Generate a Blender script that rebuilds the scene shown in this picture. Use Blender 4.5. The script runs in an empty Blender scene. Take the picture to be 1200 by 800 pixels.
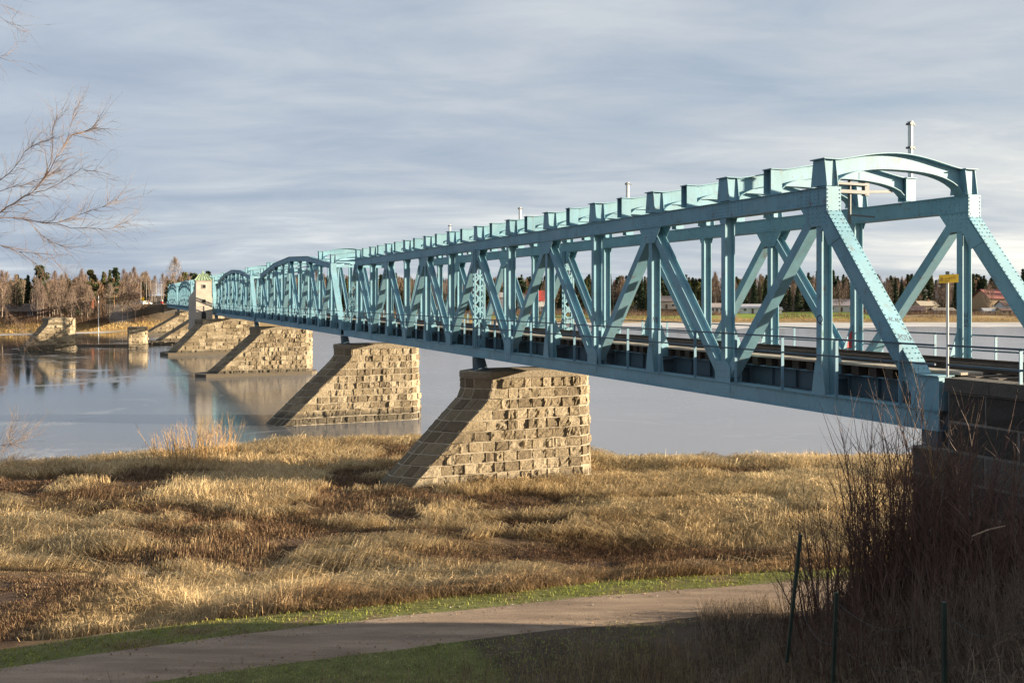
import bpy, math, random
import numpy as np
from mathutils import Vector, Matrix
random.seed(7); np.random.seed(7)
SC = bpy.context.scene
COL = SC.collection
R = math.radians

# ------------------------------------------------------------------ frame of the place
CAM_Z = 9.6                       # eye above the river surface (z = 0)
FOC = 1100.0                      # focal length in photo pixels (photo 1200 wide)
def at(x, y, d):                  # point seen at photo pixel x, y at distance d
    return Vector(((x-600)*d/FOC, d, CAM_Z-(y-349)*d/FOC))
P0 = (8.07, 24.25); TH = math.atan2(473.0, FOC)
DX, DY = -math.sin(TH), math.cos(TH)          # direction of the bridge
WX, WY = math.cos(TH), math.sin(TH)           # across it, to the right
ROT = math.atan2(DY, DX)
def bw(s, t, z=0.0): return Vector((P0[0]+DX*s+WX*t, P0[1]+DY*s+WY*t, z))
def st(x, y):
    return (x-P0[0])*DX+(y-P0[1])*DY, (x-P0[0])*WX+(y-P0[1])*WY

# ------------------------------------------------------------------ noise
def hash2(i, j, seed):
    n = (i.astype(np.int64)*374761393 + j.astype(np.int64)*668265263 + seed*1442695041) & 0x7fffffff
    n = ((n ^ (n >> 13))*1274126177) & 0x7fffffff
    return ((n ^ (n >> 16)) & 0xffff)/65535.0
def vnoise(x, y, seed=0):
    x = np.asarray(x, float); y = np.asarray(y, float)
    i = np.floor(x); j = np.floor(y); fx = x-i; fy = y-j
    fx = fx*fx*(3-2*fx); fy = fy*fy*(3-2*fy)
    a = hash2(i, j, seed); b = hash2(i+1, j, seed); c = hash2(i, j+1, seed); d = hash2(i+1, j+1, seed)
    return (a*(1-fx)+b*fx)*(1-fy)+(c*(1-fx)+d*fx)*fy
def fbm(x, y, seed=0, o=4):
    r = 0; a = .5; n = 0
    for k in range(o):
        r = r+a*vnoise(np.asarray(x)*2**k, np.asarray(y)*2**k, seed+k*17); n += a; a *= .5
    return r/n
def sstep(a, b, x):
    t = np.clip((x-a)/(b-a), 0, 1); return t*t*(3-2*t)

# ------------------------------------------------------------------ object helpers
def tag(o, label=None, cat=None, group=None, kind=None):
    if label: o['label'] = label
    if cat: o['category'] = cat
    if group: o['group'] = group
    if kind: o['kind'] = kind
    return o
def empty(name, loc=(0, 0, 0), rz=0.0, label=None, cat=None, group=None):
    o = bpy.data.objects.new(name, None); COL.objects.link(o)
    o.empty_display_size = .3
    o.location = loc; o.rotation_euler = (0, 0, rz)
    return tag(o, label, cat, group)
def link(name, me, parent=None):
    o = bpy.data.objects.new(name, me); COL.objects.link(o)
    if parent: o.parent = parent
    return o
def children(o): return [c for c in bpy.data.objects if c.parent == o]
KIDS = {}
def copy_tree(o, parent=None):
    c = o.copy(); COL.objects.link(c); c.parent = parent
    for ch in list(o.children): copy_tree(ch, c)
    return c

class MB:
    def __init__(s): s.v = []; s.f = []; s.t = []; s.tint = None
    def add(s, vs, fs, tint=0.5):
        b = len(s.v); s.v.extend([tuple(p) for p in vs])
        for f in fs: s.f.append([b+i for i in f]); s.t.append(tint)
    def ext(s, poly, vec, tint=.5):
        n = len(poly); a = [Vector(p) for p in poly]; v = Vector(vec)
        nrm = Vector((0, 0, 0))
        for i in range(n):
            nrm += (a[i]-a[0]).cross(a[(i+1) % n]-a[0])
        if nrm.dot(v) > 0: a = a[::-1]
        b = [p+v for p in a]
        fs = [list(range(n)), [n+i for i in range(n)][::-1]]
        for i in range(n):
            j = (i+1) % n; fs.append([j, i, n+i, n+j])
        s.add(a+b, fs, tint)
    def box(s, x0, x1, y0, y1, z0, z1, tint=.5):
        s.ext([(x0, y0, z0), (x1, y0, z0), (x1, y1, z0), (x0, y1, z0)], (0, 0, z1-z0), tint)
    def seg(s, p, q, hw, y0, y1, tint=.5):       # bar in the x-z plane with half width hw, from y0 to y1
        d = Vector((q[0]-p[0], 0, q[1]-p[1])).normalized(); n = Vector((-d.z, 0, d.x))*hw
        a = Vector((p[0], y0, p[1])); b = Vector((q[0], y0, q[1]))
        s.ext([a-n, b-n, b+n, a+n], (0, y1-y0, 0), tint)
    def bar(s, a, b, w, h=None, tint=.5):        # square bar between two points
        a = Vector(a); b = Vector(b); d = (b-a).normalized(); h = h or w
        u = d.cross(Vector((0, 0, 1)));
        if u.length < 1e-4: u = Vector((1, 0, 0))
        u.normalize(); k = u.cross(d)
        u *= w/2; k *= h/2
        s.ext([a-u-k, a+u-k, a+u+k, a-u+k], b-a, tint)
    def tube(s, pts, rad, n=6, tint=.5):
        pts = [Vector(p) for p in pts]; rings = []
        for i, p in enumerate(pts):
            d = (pts[min(i+1, len(pts)-1)]-pts[max(i-1, 0)]).normalized()
            u = d.cross(Vector((0.13, .31, .94)))
            if u.length < 1e-3: u = d.cross(Vector((1, 0, 0)))
            u.normalize(); k = d.cross(u)
            r = rad[i] if isinstance(rad, (list, tuple)) else rad
            rings.append([p+u*math.cos(2*math.pi*j/n)*r+k*math.sin(2*math.pi*j/n)*r for j in range(n)])
        vs = [p for r in rings for p in r]; fs = []
        for i in range(len(pts)-1):
            for j in range(n):
                a = i*n+j; b = i*n+(j+1) % n; fs.append([a, b, b+n, a+n])
        fs.append(list(range(n))[::-1]); fs.append([(len(pts)-1)*n+j for j in range(n)])
        s.add(vs, fs, tint)
    def rivet(s, p, nrm, r=.022, h=.016):
        p = Vector(p); nrm = Vector(nrm).normalized()
        u = nrm.cross(Vector((.2, .9, .3))).normalized(); k = nrm.cross(u)
        vs = [p+u*math.cos(a)*r+k*math.sin(a)*r-nrm*.003 for a in [i*math.pi/3 for i in range(6)]]
        vs += [p+u*math.cos(a)*r*.6+k*math.sin(a)*r*.6+nrm*h for a in [i*math.pi/3 for i in range(6)]]
        s.add(vs, [[i, (i+1) % 6, 6+(i+1) % 6, 6+i] for i in range(6)]+[[6, 7, 8, 9, 10, 11]])
    def build(s, name, m, parent=None, smooth=False):
        me = bpy.data.meshes.new(name); me.from_pydata(s.v, [], s.f)
        a = me.attributes.new('tint', 'FLOAT', 'FACE'); a.data.foreach_set('value', s.t)
        me.materials.append(m); me.update()
        if smooth: me.polygons.foreach_set('use_smooth', [True]*len(me.polygons))
        return link(name, me, parent)

def np_mesh(name, v, faces_flat, counts, m, parent=None, col=None, smooth=False):
    me = bpy.data.meshes.new(name)
    v = np.asarray(v, np.float32).reshape(-1, 3)
    me.vertices.add(len(v)); me.vertices.foreach_set('co', v.ravel())
    faces_flat = np.asarray(faces_flat, np.int32); counts = np.asarray(counts, np.int32)
    me.loops.add(len(faces_flat)); me.loops.foreach_set('vertex_index', faces_flat)
    me.polygons.add(len(counts))
    starts = np.concatenate(([0], np.cumsum(counts)[:-1])).astype(np.int32)
    me.polygons.foreach_set('loop_start', starts)
    if smooth: me.polygons.foreach_set('use_smooth', np.ones(len(counts), bool))
    if col is not None:
        a = me.color_attributes.new('col', 'FLOAT_COLOR', 'POINT')
        c = np.ones((len(v), 4), np.float32); c[:, :3] = col; a.data.foreach_set('color', c.ravel())
    me.materials.append(m); me.update(calc_edges=True); me.validate()
    return link(name, me, parent)

# ------------------------------------------------------------------ materials
def mat(name):
    m = bpy.data.materials.new(name); m.use_nodes = True
    nt = m.node_tree; b = nt.nodes['Principled BSDF']
    return m, nt, b
def N(nt, t, **kw):
    n = nt.nodes.new(t)
    for k, v in kw.items():
        if k in n.inputs.keys() if isinstance(k, str) else False: n.inputs[k].default_value = v
        else: setattr(n, k, v)
    return n
def noise_(nt, scale, detail=6, rough=.6, vec=None):
    n = nt.nodes.new('ShaderNodeTexNoise'); n.inputs['Scale'].default_value = scale
    n.inputs['Detail'].default_value = detail; n.inputs['Roughness'].default_value = rough
    if vec is not None: nt.links.new(vec, n.inputs['Vector'])
    return n
def ramp_(nt, fac, stops):
    r = nt.nodes.new('ShaderNodeValToRGB'); e = r.color_ramp.elements
    while len(e) < len(stops): e.new(.5)
    for k, (p, c) in enumerate(stops):
        e[k].position = p; e[k].color = (c[0], c[1], c[2], 1) if not isinstance(c, float) else (c, c, c, 1)
    nt.links.new(fac, r.inputs['Fac']); return r
def mixc(nt, fac, a, b, mode='MIX'):
    n = nt.nodes.new('ShaderNodeMix'); n.data_type = 'RGBA'; n.blend_type = mode
    for v, i in ((fac, 0), (a, 6), (b, 7)):
        if isinstance(v, (int, float)): n.inputs[i].default_value = v
        elif isinstance(v, tuple): n.inputs[i].default_value = (*v, 1)
        else: nt.links.new(v, n.inputs[i])
    return n.outputs[2]
def math_(nt, op, a, b=None, c=None, clamp=False):
    n = nt.nodes.new('ShaderNodeMath'); n.operation = op; n.use_clamp = clamp
    for i, v in enumerate((a, b, c)):
        if v is None: continue
        if isinstance(v, (int, float)): n.inputs[i].default_value = v
        else: nt.links.new(v, n.inputs[i])
    return n.outputs[0]
def bump_(nt, b, h, strength=.3, dist=.05):
    n = nt.nodes.new('ShaderNodeBump'); n.inputs['Strength'].default_value = strength
    n.inputs['Distance'].default_value = dist
    nt.links.new(h, n.inputs['Height']); nt.links.new(n.outputs[0], b.inputs['Normal'])
def simple(name, c, rough=.7, var=.35, scale=4.0, metal=0.0, bump=0.0, bscale=None):
    m, nt, b = mat(name); b.inputs['Roughness'].default_value = rough; b.inputs['Metallic'].default_value = metal
    tc = nt.nodes.new('ShaderNodeTexCoord')
    n = noise_(nt, scale, vec=tc.outputs['Object'])
    d = tuple(x*(1-var) for x in c); u = tuple(min(1, x*(1+var)) for x in c)
    r = ramp_(nt, n.outputs['Fac'], [(.3, d), (.7, u)])
    nt.links.new(r.outputs[0], b.inputs['Base Color'])
    if bump:
        n2 = noise_(nt, bscale or scale*4, vec=tc.outputs['Object']); bump_(nt, b, n2.outputs['Fac'], bump, .03)
    return m

def steel_mat(name, base, rough=.58):
    m, nt, b = mat(name); b.inputs['Roughness'].default_value = rough; b.inputs['Specular IOR Level'].default_value = .3
    tc = nt.nodes.new('ShaderNodeTexCoord')
    geo = nt.nodes.new('ShaderNodeNewGeometry')
    n = noise_(nt, .9, 5, .65, geo.outputs['Position'])
    c = ramp_(nt, n.outputs['Fac'], [(.3, tuple(x*.82 for x in base)), (.7, tuple(min(1, x*1.12) for x in base))]).outputs[0]
    # faded streaks running down the paint
    mp = nt.nodes.new('ShaderNodeMapping'); mp.inputs['Scale'].default_value = (9, 9, .7)
    nt.links.new(geo.outputs['Position'], mp.inputs['Vector'])
    n2 = noise_(nt, 1.0, 4, .6, mp.outputs[0])
    f = ramp_(nt, n2.outputs['Fac'], [(.52, 0.0), (.72, .6)]).outputs[0]
    c = mixc(nt, f, c, (base[0]*.62+.03, base[1]*.62+.02, base[2]*.6))
    n3 = noise_(nt, 3.2, 9, .74, geo.outputs['Position'])
    f3 = ramp_(nt, n3.outputs['Fac'], [(.57, 0.0), (.69, .8)]).outputs[0]
    c = mixc(nt, f3, c, (.15, .095, .06))
    n6 = noise_(nt, .35, 3, .5, geo.outputs['Position'])      # repainted patches
    f6 = ramp_(nt, n6.outputs['Fac'], [(.50, 0.0), (.54, .35)]).outputs[0]
    c = mixc(nt, f6, c, (base[0]*1.35, base[1]*1.12, base[2]*1.05))
    nt.links.new(c, b.inputs['Base Color'])
    n4 = noise_(nt, 14, 4, .6, geo.outputs['Position']); bump_(nt, b, n4.outputs['Fac'], .12, .02)
    return m
M_STEEL = steel_mat('teal_steel_paint', (.16, .312, .39))
M_RAILP = steel_mat('teal_railing_paint', (.13, .25, .335))
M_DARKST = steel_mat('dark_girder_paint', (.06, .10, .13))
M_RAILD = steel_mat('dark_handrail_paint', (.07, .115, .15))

def stone_mat(name, c0, c1, c2, bump=1.0):
    m, nt, b = mat(name); b.inputs['Roughness'].default_value = .9
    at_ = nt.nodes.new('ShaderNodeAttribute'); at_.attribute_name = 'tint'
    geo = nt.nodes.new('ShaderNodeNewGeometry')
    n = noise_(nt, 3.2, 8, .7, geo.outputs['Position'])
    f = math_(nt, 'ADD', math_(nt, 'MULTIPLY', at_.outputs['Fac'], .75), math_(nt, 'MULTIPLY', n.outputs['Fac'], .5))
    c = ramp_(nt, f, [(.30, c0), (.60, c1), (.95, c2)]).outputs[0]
    n2 = noise_(nt, 26, 5, .75, geo.outputs['Position'])
    sp = ramp_(nt, n2.outputs['Fac'], [(.35, .62), (.65, 1.12)]).outputs[0]
    c = mixc(nt, 1.0, c, sp, 'MULTIPLY')
    n5 = noise_(nt, .55, 5, .7, geo.outputs['Position'])
    f5 = ramp_(nt, n5.outputs['Fac'], [(.52, 0.0), (.7, .5)]).outputs[0]
    c = mixc(nt, f5, c, tuple(x*.55 for x in c1))
    sz = nt.nodes.new('ShaderNodeSeparateXYZ'); nt.links.new(geo.outputs['Position'], sz.inputs[0])
    wl = math_(nt, 'ADD', sz.outputs[2], math_(nt, 'MULTIPLY', n.outputs['Fac'], -.9))
    fw = ramp_(nt, wl, [(.25, .8), (.55, 0.0)]).outputs[0]
    c = mixc(nt, fw, c, (.055, .045, .032))
    nt.links.new(c, b.inputs['Base Color'])
    n3 = noise_(nt, 8, 8, .72, geo.outputs['Position']); bump_(nt, b, n3.outputs['Fac'], bump, .12)
    return m
M_STONE = stone_mat('pier_granite', (.17, .128, .078), (.29, .225, .14), (.40, .325, .22))
M_MORTAR = simple('lime_mortar', (.34, .29, .215), .95, .25, 3.0, bump=.3, bscale=30)
M_CAP = stone_mat('pier_cap_stone', (.16, .13, .095), (.26, .21, .145), (.34, .28, .20), .8)
M_FOOT = stone_mat('footing_concrete', (.26, .20, .14), (.34, .27, .19), (.42, .35, .26), .25)
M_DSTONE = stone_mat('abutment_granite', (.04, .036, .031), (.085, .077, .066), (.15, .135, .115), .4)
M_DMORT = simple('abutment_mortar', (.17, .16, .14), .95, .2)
M_PLASTER = simple('tower_plaster', (.41, .355, .295), .85, .16, 1.2, bump=.2)
M_COPPER = simple('patina_roof', (.24, .31, .20), .6, .3, 1.5)
M_SLEEP = simple('old_timber', (.055, .040, .030), .85, .5, 2.5, bump=.4)
M_PLANK = simple('grey_plank', (.34, .29, .23), .85, .3, 2.0, bump=.4)
M_RAILM = simple('rusty_rail', (.07, .045, .032), .55, .4, 2.0, metal=.4)
M_DARK = simple('dark_void', (.012, .012, .014), .5, .2)
M_WHITEM = simple('galvanised_white', (.62, .62, .60), .45, .12, 3.0)
M_GALV = simple('galvanised_grey', (.095, .105, .11), .55, .2, 3.0)
M_YEL = simple('yellow_sign_paint', (.80, .50, .02), .5, .06)
M_AMBER = simple('amber_print', (.36, .20, .02), .6, .1)
M_GRAF = simple('black_spray_paint', (.035, .03, .045), .6, .3, 8)
M_GRAFG = simple('green_spray_paint', (.02, .16, .10), .6, .3, 8)
M_GRAFR = simple('red_spray_paint', (.42, .05, .05), .6, .3, 8)
M_GREENP = simple('green_post_paint', (.012, .028, .021), .6, .4, 5)
M_WIRE = simple('fence_wire', (.07, .075, .07), .5, .2, metal=.6)
M_BARK = simple('birch_twig_bark', (.115, .07, .05), .8, .4, 9)
M_BARKL = simple('pale_branch_bark', (.17, .115, .08), .8, .45, 12)
M_WILLOW = simple('willow_bark', (.095, .050, .036), .75, .5, 5)
M_WILLOWY = simple('yellow_willow_bark', (.36, .22, .085), .75, .4, 5)
M_BRUSH = simple('dead_brush', (.13, .095, .07), .9, .55, 3)

def colmat(name, rough=.9, trans=0.0, bump=0.0, bscale=20):
    m, nt, b = mat(name); b.inputs['Roughness'].default_value = rough
    a = nt.nodes.new('ShaderNodeVertexColor'); a.layer_name = 'col'
    geo = nt.nodes.new('ShaderNodeNewGeometry')
    n = noise_(nt, 2.3, 6, .7, geo.outputs['Position'])
    g = ramp_(nt, n.outputs['Fac'], [(.3, .7), (.7, 1.25)]).outputs[0]
    c = mixc(nt, 1.0, a.outputs['Color'], g, 'MULTIPLY')
    nt.links.new(c, b.inputs['Base Color'])
    if bump:
        n2 = noise_(nt, bscale, 8, .75, geo.outputs['Position']); bump_(nt, b, n2.outputs['Fac'], bump, .08)
    if trans:
        t = nt.nodes.new('ShaderNodeBsdfTranslucent'); nt.links.new(c, t.inputs['Color'])
        mx = nt.nodes.new('ShaderNodeMixShader'); mx.inputs[0].default_value = trans
        nt.links.new(b.outputs[0], mx.inputs[1]); nt.links.new(t.outputs[0], mx.inputs[2])
        nt.links.new(mx.outputs[0], nt.nodes['Material Output'].inputs['Surface'])
    b.inputs['Specular IOR Level'].default_value = .2
    return m
M_GROUND = colmat('ground_soil', .95, 0, .8, 5)
M_GRASS = colmat('grass_blades', .8, .25)
M_LEAF = colmat('needle_foliage', .85, .1)
M_TWIG = colmat('far_twigs', .9, .0)

def path_mat():
    m, nt, b = mat('gravel_path'); b.inputs['Roughness'].default_value = .95
    geo = nt.nodes.new('ShaderNodeNewGeometry')
    mp = nt.nodes.new('ShaderNodeMapping'); mp.inputs['Rotation'].default_value = (0, 0, -.33); mp.inputs['Scale'].default_value = (.25, 1.6, 1)
    nt.links.new(geo.outputs['Position'], mp.inputs['Vector'])
    n = noise_(nt, 1.3, 6, .65, mp.outputs[0])
    c = ramp_(nt, n.outputs['Fac'], [(.34, (.175, .122, .085)), (.5, (.245, .175, .122)), (.68, (.33, .245, .172))]).outputs[0]
    n2 = noise_(nt, 34, 6, .8, geo.outputs['Position'])
    s = ramp_(nt, n2.outputs['Fac'], [(.35, .68), (.66, 1.22)]).outputs[0]
    c = mixc(nt, 1.0, c, s, 'MULTIPLY'); nt.links.new(c, b.inputs['Base Color'])
    bump_(nt, b, n2.outputs['Fac'], .5, .03)
    return m
M_PATH = path_mat()

def water_mat():
    m, nt, b = mat('river_water')
    geo = nt.nodes.new('ShaderNodeNewGeometry')
    sx = nt.nodes.new('ShaderNodeSeparateXYZ'); nt.links.new(geo.outputs['Position'], sx.inputs[0])
    # distance across the bridge line
    t = math_(nt, 'ADD', math_(nt, 'MULTIPLY', math_(nt, 'SUBTRACT', sx.outputs[0], P0[0]), WX),
              math_(nt, 'MULTIPLY', math_(nt, 'SUBTRACT', sx.outputs[1], P0[1]), WY))
    mp = nt.nodes.new('ShaderNodeMapping'); mp.inputs['Scale'].default_value = (.05, .09, 1)
    nt.links.new(geo.outputs['Position'], mp.inputs['Vector'])
    n = noise_(nt, .55, 6, .6, mp.outputs[0])
    g = nt.nodes.new('ShaderNodeMapRange'); g.inputs[1].default_value = -16; g.inputs[2].default_value = 12
    nt.links.new(t, g.inputs[0])
    ice = math_(nt, 'ADD', g.outputs[0], math_(nt, 'MULTIPLY', math_(nt, 'SUBTRACT', n.outputs['Fac'], .5), .9), clamp=True)
    nr = nt.nodes.new('ShaderNodeMapRange'); nr.inputs[1].default_value = 84; nr.inputs[2].default_value = 56; nt.links.new(sx.outputs[1], nr.inputs[0])
    ice = math_(nt, 'MAXIMUM', ice, math_(nt, 'MULTIPLY', nr.outputs[0], math_(nt, 'ADD', n.outputs['Fac'], .15)))
    # thin white skins of ice
    mp2 = nt.nodes.new('ShaderNodeMapping'); mp2.inputs['Scale'].default_value = (.10, .10, 1); mp2.inputs['Rotation'].default_value = (0, 0, .5)
    nt.links.new(geo.outputs['Position'], mp2.inputs['Vector'])
    n2 = noise_(nt, .9, 8, .62, mp2.outputs[0]); n2.inputs['Distortion'].default_value = 1.2
    skin = ramp_(nt, n2.outputs['Fac'], [(.57, 0.0), (.62, .45), (.70, .1)]).outputs[0]
    c = mixc(nt, ice, (.030, .036, .040), (.225, .225, .245))
    skin = math_(nt, 'MULTIPLY', skin, math_(nt, 'SUBTRACT', 1.0, math_(nt, 'MULTIPLY', g.outputs[0], .75)))
    c = mixc(nt, skin, c, (.36, .39, .43))
    nt.links.new(c, b.inputs['Base Color'])
    n3 = noise_(nt, .5, 4, .6, mp.outputs[0])
    r = math_(nt, 'ADD', math_(nt, 'MULTIPLY', ice, .17), math_(nt, 'MULTIPLY', skin, .25))
    r = math_(nt, 'ADD', r, math_(nt, 'MULTIPLY', n3.outputs['Fac'], .12))
    nt.links.new(r, b.inputs['Roughness'])
    b.inputs['IOR'].default_value = 1.36
    mp3 = nt.nodes.new('ShaderNodeMapping'); mp3.inputs['Scale'].default_value = (.8, 1.6, 1)
    nt.links.new(geo.outputs['Position'], mp3.inputs['Vector'])
    n4 = noise_(nt, 1.0, 3, .5, mp3.outputs[0])
    bump_(nt, b, n4.outputs['Fac'], .05, .05)
    return m
M_WATER = water_mat()
def ice_mat():
    m, nt, b = mat('shore_ice'); b.inputs['Roughness'].default_value = .55
    geo = nt.nodes.new('ShaderNodeNewGeometry')
    mp = nt.nodes.new('ShaderNodeMapping'); mp.inputs['Scale'].default_value = (.04, .12, 1)
    nt.links.new(geo.outputs['Position'], mp.inputs['Vector'])
    n = noise_(nt, 1.0, 7, .7, mp.outputs[0])
    c = ramp_(nt, n.outputs['Fac'], [(.35, (.22, .20, .19)), (.5, (.50, .475, .45)), (.7, (.68, .655, .63))]).outputs[0]
    nt.links.new(c, b.inputs['Base Color']); return m
M_ICE = ice_mat()

# ------------------------------------------------------------------ terrain
def path_y(x):
    x = np.asarray(x, float)
    xc = np.clip(x, -40, 16)
    y = 24.3+.30*xc-.008*xc*xc
    return y+np.where(x > 16, (x-16)*.05, 0)
SHX = [-400, -60, -28, -22, -18, -14, -8, -2, 3, 6, 9, 40, 400]
SHY = [40, 49, 52, 57, 58, 63, 65, 64, 60, 56, 55, 56, 60]
FSX = [-2000, -400, -200, -134, -118, -106, -96, -60, 0, 200, 420, 2000]
FSY = [150, 210, 238, 247, 262, 280, 300, 335, 362, 366, 372, 420]
def near_h(x, y):
    marsh = .38+.42*(fbm(x/7, y/7, 3)-.35)+.26*fbm(x/2.1, y/1.5, 5)-.08
    sh = np.interp(x, SHX, SHY)+2.2*(fbm(x/4, x*0+3, 9)-.5)
    ds = sh-y
    # a shallow ditch runs along the marsh
    ditch = .35*np.exp(-((y-(33+2.2*np.sin(x*.21)))/1.6)**2)
    h = np.minimum(marsh-ditch, ds*.10)
    h = np.maximum(h, -2.0)
    pc = path_y(x); dp = np.abs(y-pc)
    plate = 1.3
    w = 1-sstep(2.0, 6.0, dp)
    w = np.where(y < pc, 1.0, w)
    h = h*(1-w)+plate*w
    bank = 8.0-.40*np.maximum(y, 0)+.5*(fbm(x/5, y/5, 21)-.5)
    h = np.maximum(h, np.where(y < 19, bank, -5)) if True else h
    s = (x-P0[0])*DX+(y-P0[1])*DY; t = (x-P0[0])*WX+(y-P0[1])*WY
    emb = np.minimum(4.3+.45*np.clip(-4-s, 0, 8), 7.6)-.45*np.maximum(0, -t-.5)-1.0*np.maximum(0, s+4)-.6*np.maximum(0, t-5.4)
    emb = emb+.35*(fbm(x/2.5, y/2.5, 33)-.5)
    k = 1.2
    d = np.clip((emb-h)/k*.5+.5, 0, 1)
    h = np.where(s < 6, np.maximum(emb, h)+0*d, h)
    return h
def far_h(x, y):
    sh = np.interp(x, FSX, FSY)+5*(fbm(x/18, x*0+7, 41)-.5)
    d = y-sh
    h = np.where(d < 0, np.maximum(d*.08, -2.5), np.minimum(d*.13, 2.3)+np.clip((d-22)*.018, 0, 9))
    h = h+np.where(d > 8, 1.2*(fbm(x/30, y/30, 51)-.5), 0)
    s = (x-P0[0])*DX+(y-P0[1])*DY; t = (x-P0[0])*WX+(y-P0[1])*WY
    emb = 7.6-np.maximum(0, np.abs(t-1.5)-6.5)/1.5-np.maximum(0, 294-s)*1.2
    emb = np.where(s > 286, emb, -5)
    # the road that climbs to the track on its left
    rd = 7.4-np.maximum(0, np.abs(t+14)-5.5)/1.6-np.maximum(0, 309-s)*.30
    rd = np.where(s > 276, rd, -5)
    return np.maximum(h, np.maximum(emb, rd))
def ground_h(x, y):
    x = np.asarray(x, float); y = np.asarray(y, float)
    return np.where(y < 130, near_h(x, y), far_h(x, y))
def gh(x, y): return float(ground_h(np.array([x]), np.array([y]))[0])

def dry_zone(x, y):      # 0 = golden reed, 1 = low dark brown plants
    a = sstep(33.5, 29.5, y)*sstep(-11, -14, x)
    b = np.exp(-(((x-4.2)/6.5)**2+((y-33.3)/2.3)**2))*1.6
    c = .9*sstep(.54, .66, fbm(x/6, y/3.0, 63))
    return np.clip(np.maximum(np.maximum(a*.9, b), c), 0, 1)

def build_ground():
    def grow(a, b, s0, f):
        o = [a]; s = s0; sg = 1 if b > a else -1
        while (o[-1]-b)*sg < 0: o.append(o[-1]+s*sg); s *= f
        return o[1:]
    xd = list(np.arange(-36, 30.01, .3))
    xs = grow(-204, -2500, 6, 1.35)[::-1]+list(np.arange(-204, -36, 4))+xd+list(np.arange(34, 320, 4))+grow(318, 2500, 8, 1.35)
    ys = grow(-30, -400, 2, 1.5)[::-1]+list(np.arange(-30, 14, .8))+list(np.arange(14, 68, .3))+list(np.arange(70, 226, 6))+list(np.arange(226, 400, 2.2))+grow(400, 3000, 4, 1.22)
    xs = np.array(sorted(set(np.round(xs, 3)))); ys = np.array(sorted(set(np.round(ys, 3))))
    X, Y = np.meshgrid(xs, ys); H = ground_h(X, Y)
    v = np.stack([X, Y, H], -1).reshape(-1, 3)
    nx, ny = len(xs), len(ys)
    i = np.arange(nx-1)[None, :]+np.arange(ny-1)[:, None]*nx
    f = np.stack([i, i+1, i+1+nx, i+nx], -1).reshape(-1)
    x, y, h = v[:, 0], v[:, 1], v[:, 2]
    n = fbm(x/3, y/3, 71); n2 = fbm(x/.9, y/.9, 73)
    soil = np.array([.10, .066, .042]); straw = np.array([.32, .23, .125])
    c = soil+(straw-soil)*np.clip(n2*1.5-.2, 0, 1)[:, None]
    dz = dry_zone(x, y)[:, None]; c = c*(1-dz)+np.array([.055, .033, .024])*dz
    pc = path_y(x); up = (y > pc)
    g = np.where(up, sstep(3.9, 2.4, y-pc), sstep(6, 2.5, pc-y))*sstep(.25, .5, n2)
    green = np.array([.13, .135, .045])
    c = c*(1-g[:, None])+green*g[:, None]
    wet = sstep(.10, -.05, h)[:, None]; c = c*(1-wet)+np.array([.04, .032, .026])*wet
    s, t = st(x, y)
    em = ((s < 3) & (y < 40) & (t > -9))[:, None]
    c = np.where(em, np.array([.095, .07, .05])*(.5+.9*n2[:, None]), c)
    far = y > 130
    sh = np.interp(x, FSX, FSY); d = y-sh
    fc = np.array([.27, .19, .095])*(.5+.9*fbm(x/9, y/5, 81))[:, None]; fc = np.where(((h > 2.5) & (x < -60))[:, None], np.array([.10, .075, .05])*(.6+.8*n2[:, None]), fc)
    wood = np.array([.075, .055, .035])
    k = sstep(14, 24, d)[:, None]; kl = sstep(22, 34, d)[:, None]
    k = np.where((x < -60)[:, None], k, kl)
    fcol = fc*(1-k)+wood*k
    lawn = ((x > 92) & (x < 152)).astype(float)*sstep(8, 13, d)*sstep(70, 50, d)*sstep(.28, .4, fbm(x/22, y/22, 83))
    lawn = np.maximum(lawn, ((x > -40) & (x <= 85)).astype(float)*sstep(9, 13, d)*sstep(34, 26, d)*.7)
    fcol = fcol*(1-lawn[:, None])+np.array([.17, .23, .03])*lawn[:, None]
    rdm = ((np.abs(t+14) < 2.6) & (s > 278) & (s < 420))[:, None]
    fcol = np.where(rdm & far[:, None], np.array([.15, .13, .115]), fcol)
    c = np.where(far[:, None], fcol, c)
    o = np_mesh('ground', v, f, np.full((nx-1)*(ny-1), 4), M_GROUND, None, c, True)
    tag(o, kind='structure')
build_ground()

# river
mb = MB(); mb.add([(-3000, 20, 0), (3000, 20, 0), (3000, 1500, 0), (-3000, 1500, 0)], [[0, 1, 2, 3]])
tag(mb.build('river', M_WATER), kind='structure')
# a white skin of ice lies along the far shore
def ice_sheet(name, x0, x1, fn0, fn1, n=90, z=.02):
    mb = MB(); vs = []; fs = []
    for i in range(n+1):
        x = x0+(x1-x0)*i/n
        for y in (fn0(x), fn1(x)): vs.append((x, y, z))
    for i in range(n): fs.append([2*i, 2*i+2, 2*i+3, 2*i+1])
    mb.add(vs, fs); return tag(mb.build(name, M_ICE), kind='structure')
_n = lambda x, s, k: float(fbm(np.array([x/s]), np.array([k*3.3]), 91)[0])-.5
ice_sheet('shore_ice', -6, 420, lambda x: 306+60*_n(x, 24, 1)+18*_n(x, 5, 6), lambda x: float(np.interp(x, FSX, FSY))+3)
ice_sheet('shore_ice', -230, -112, lambda x: float(np.interp(x, FSX, FSY))-13+8*_n(x, 10, 2), lambda x: float(np.interp(x, FSX, FSY))+1)

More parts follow.
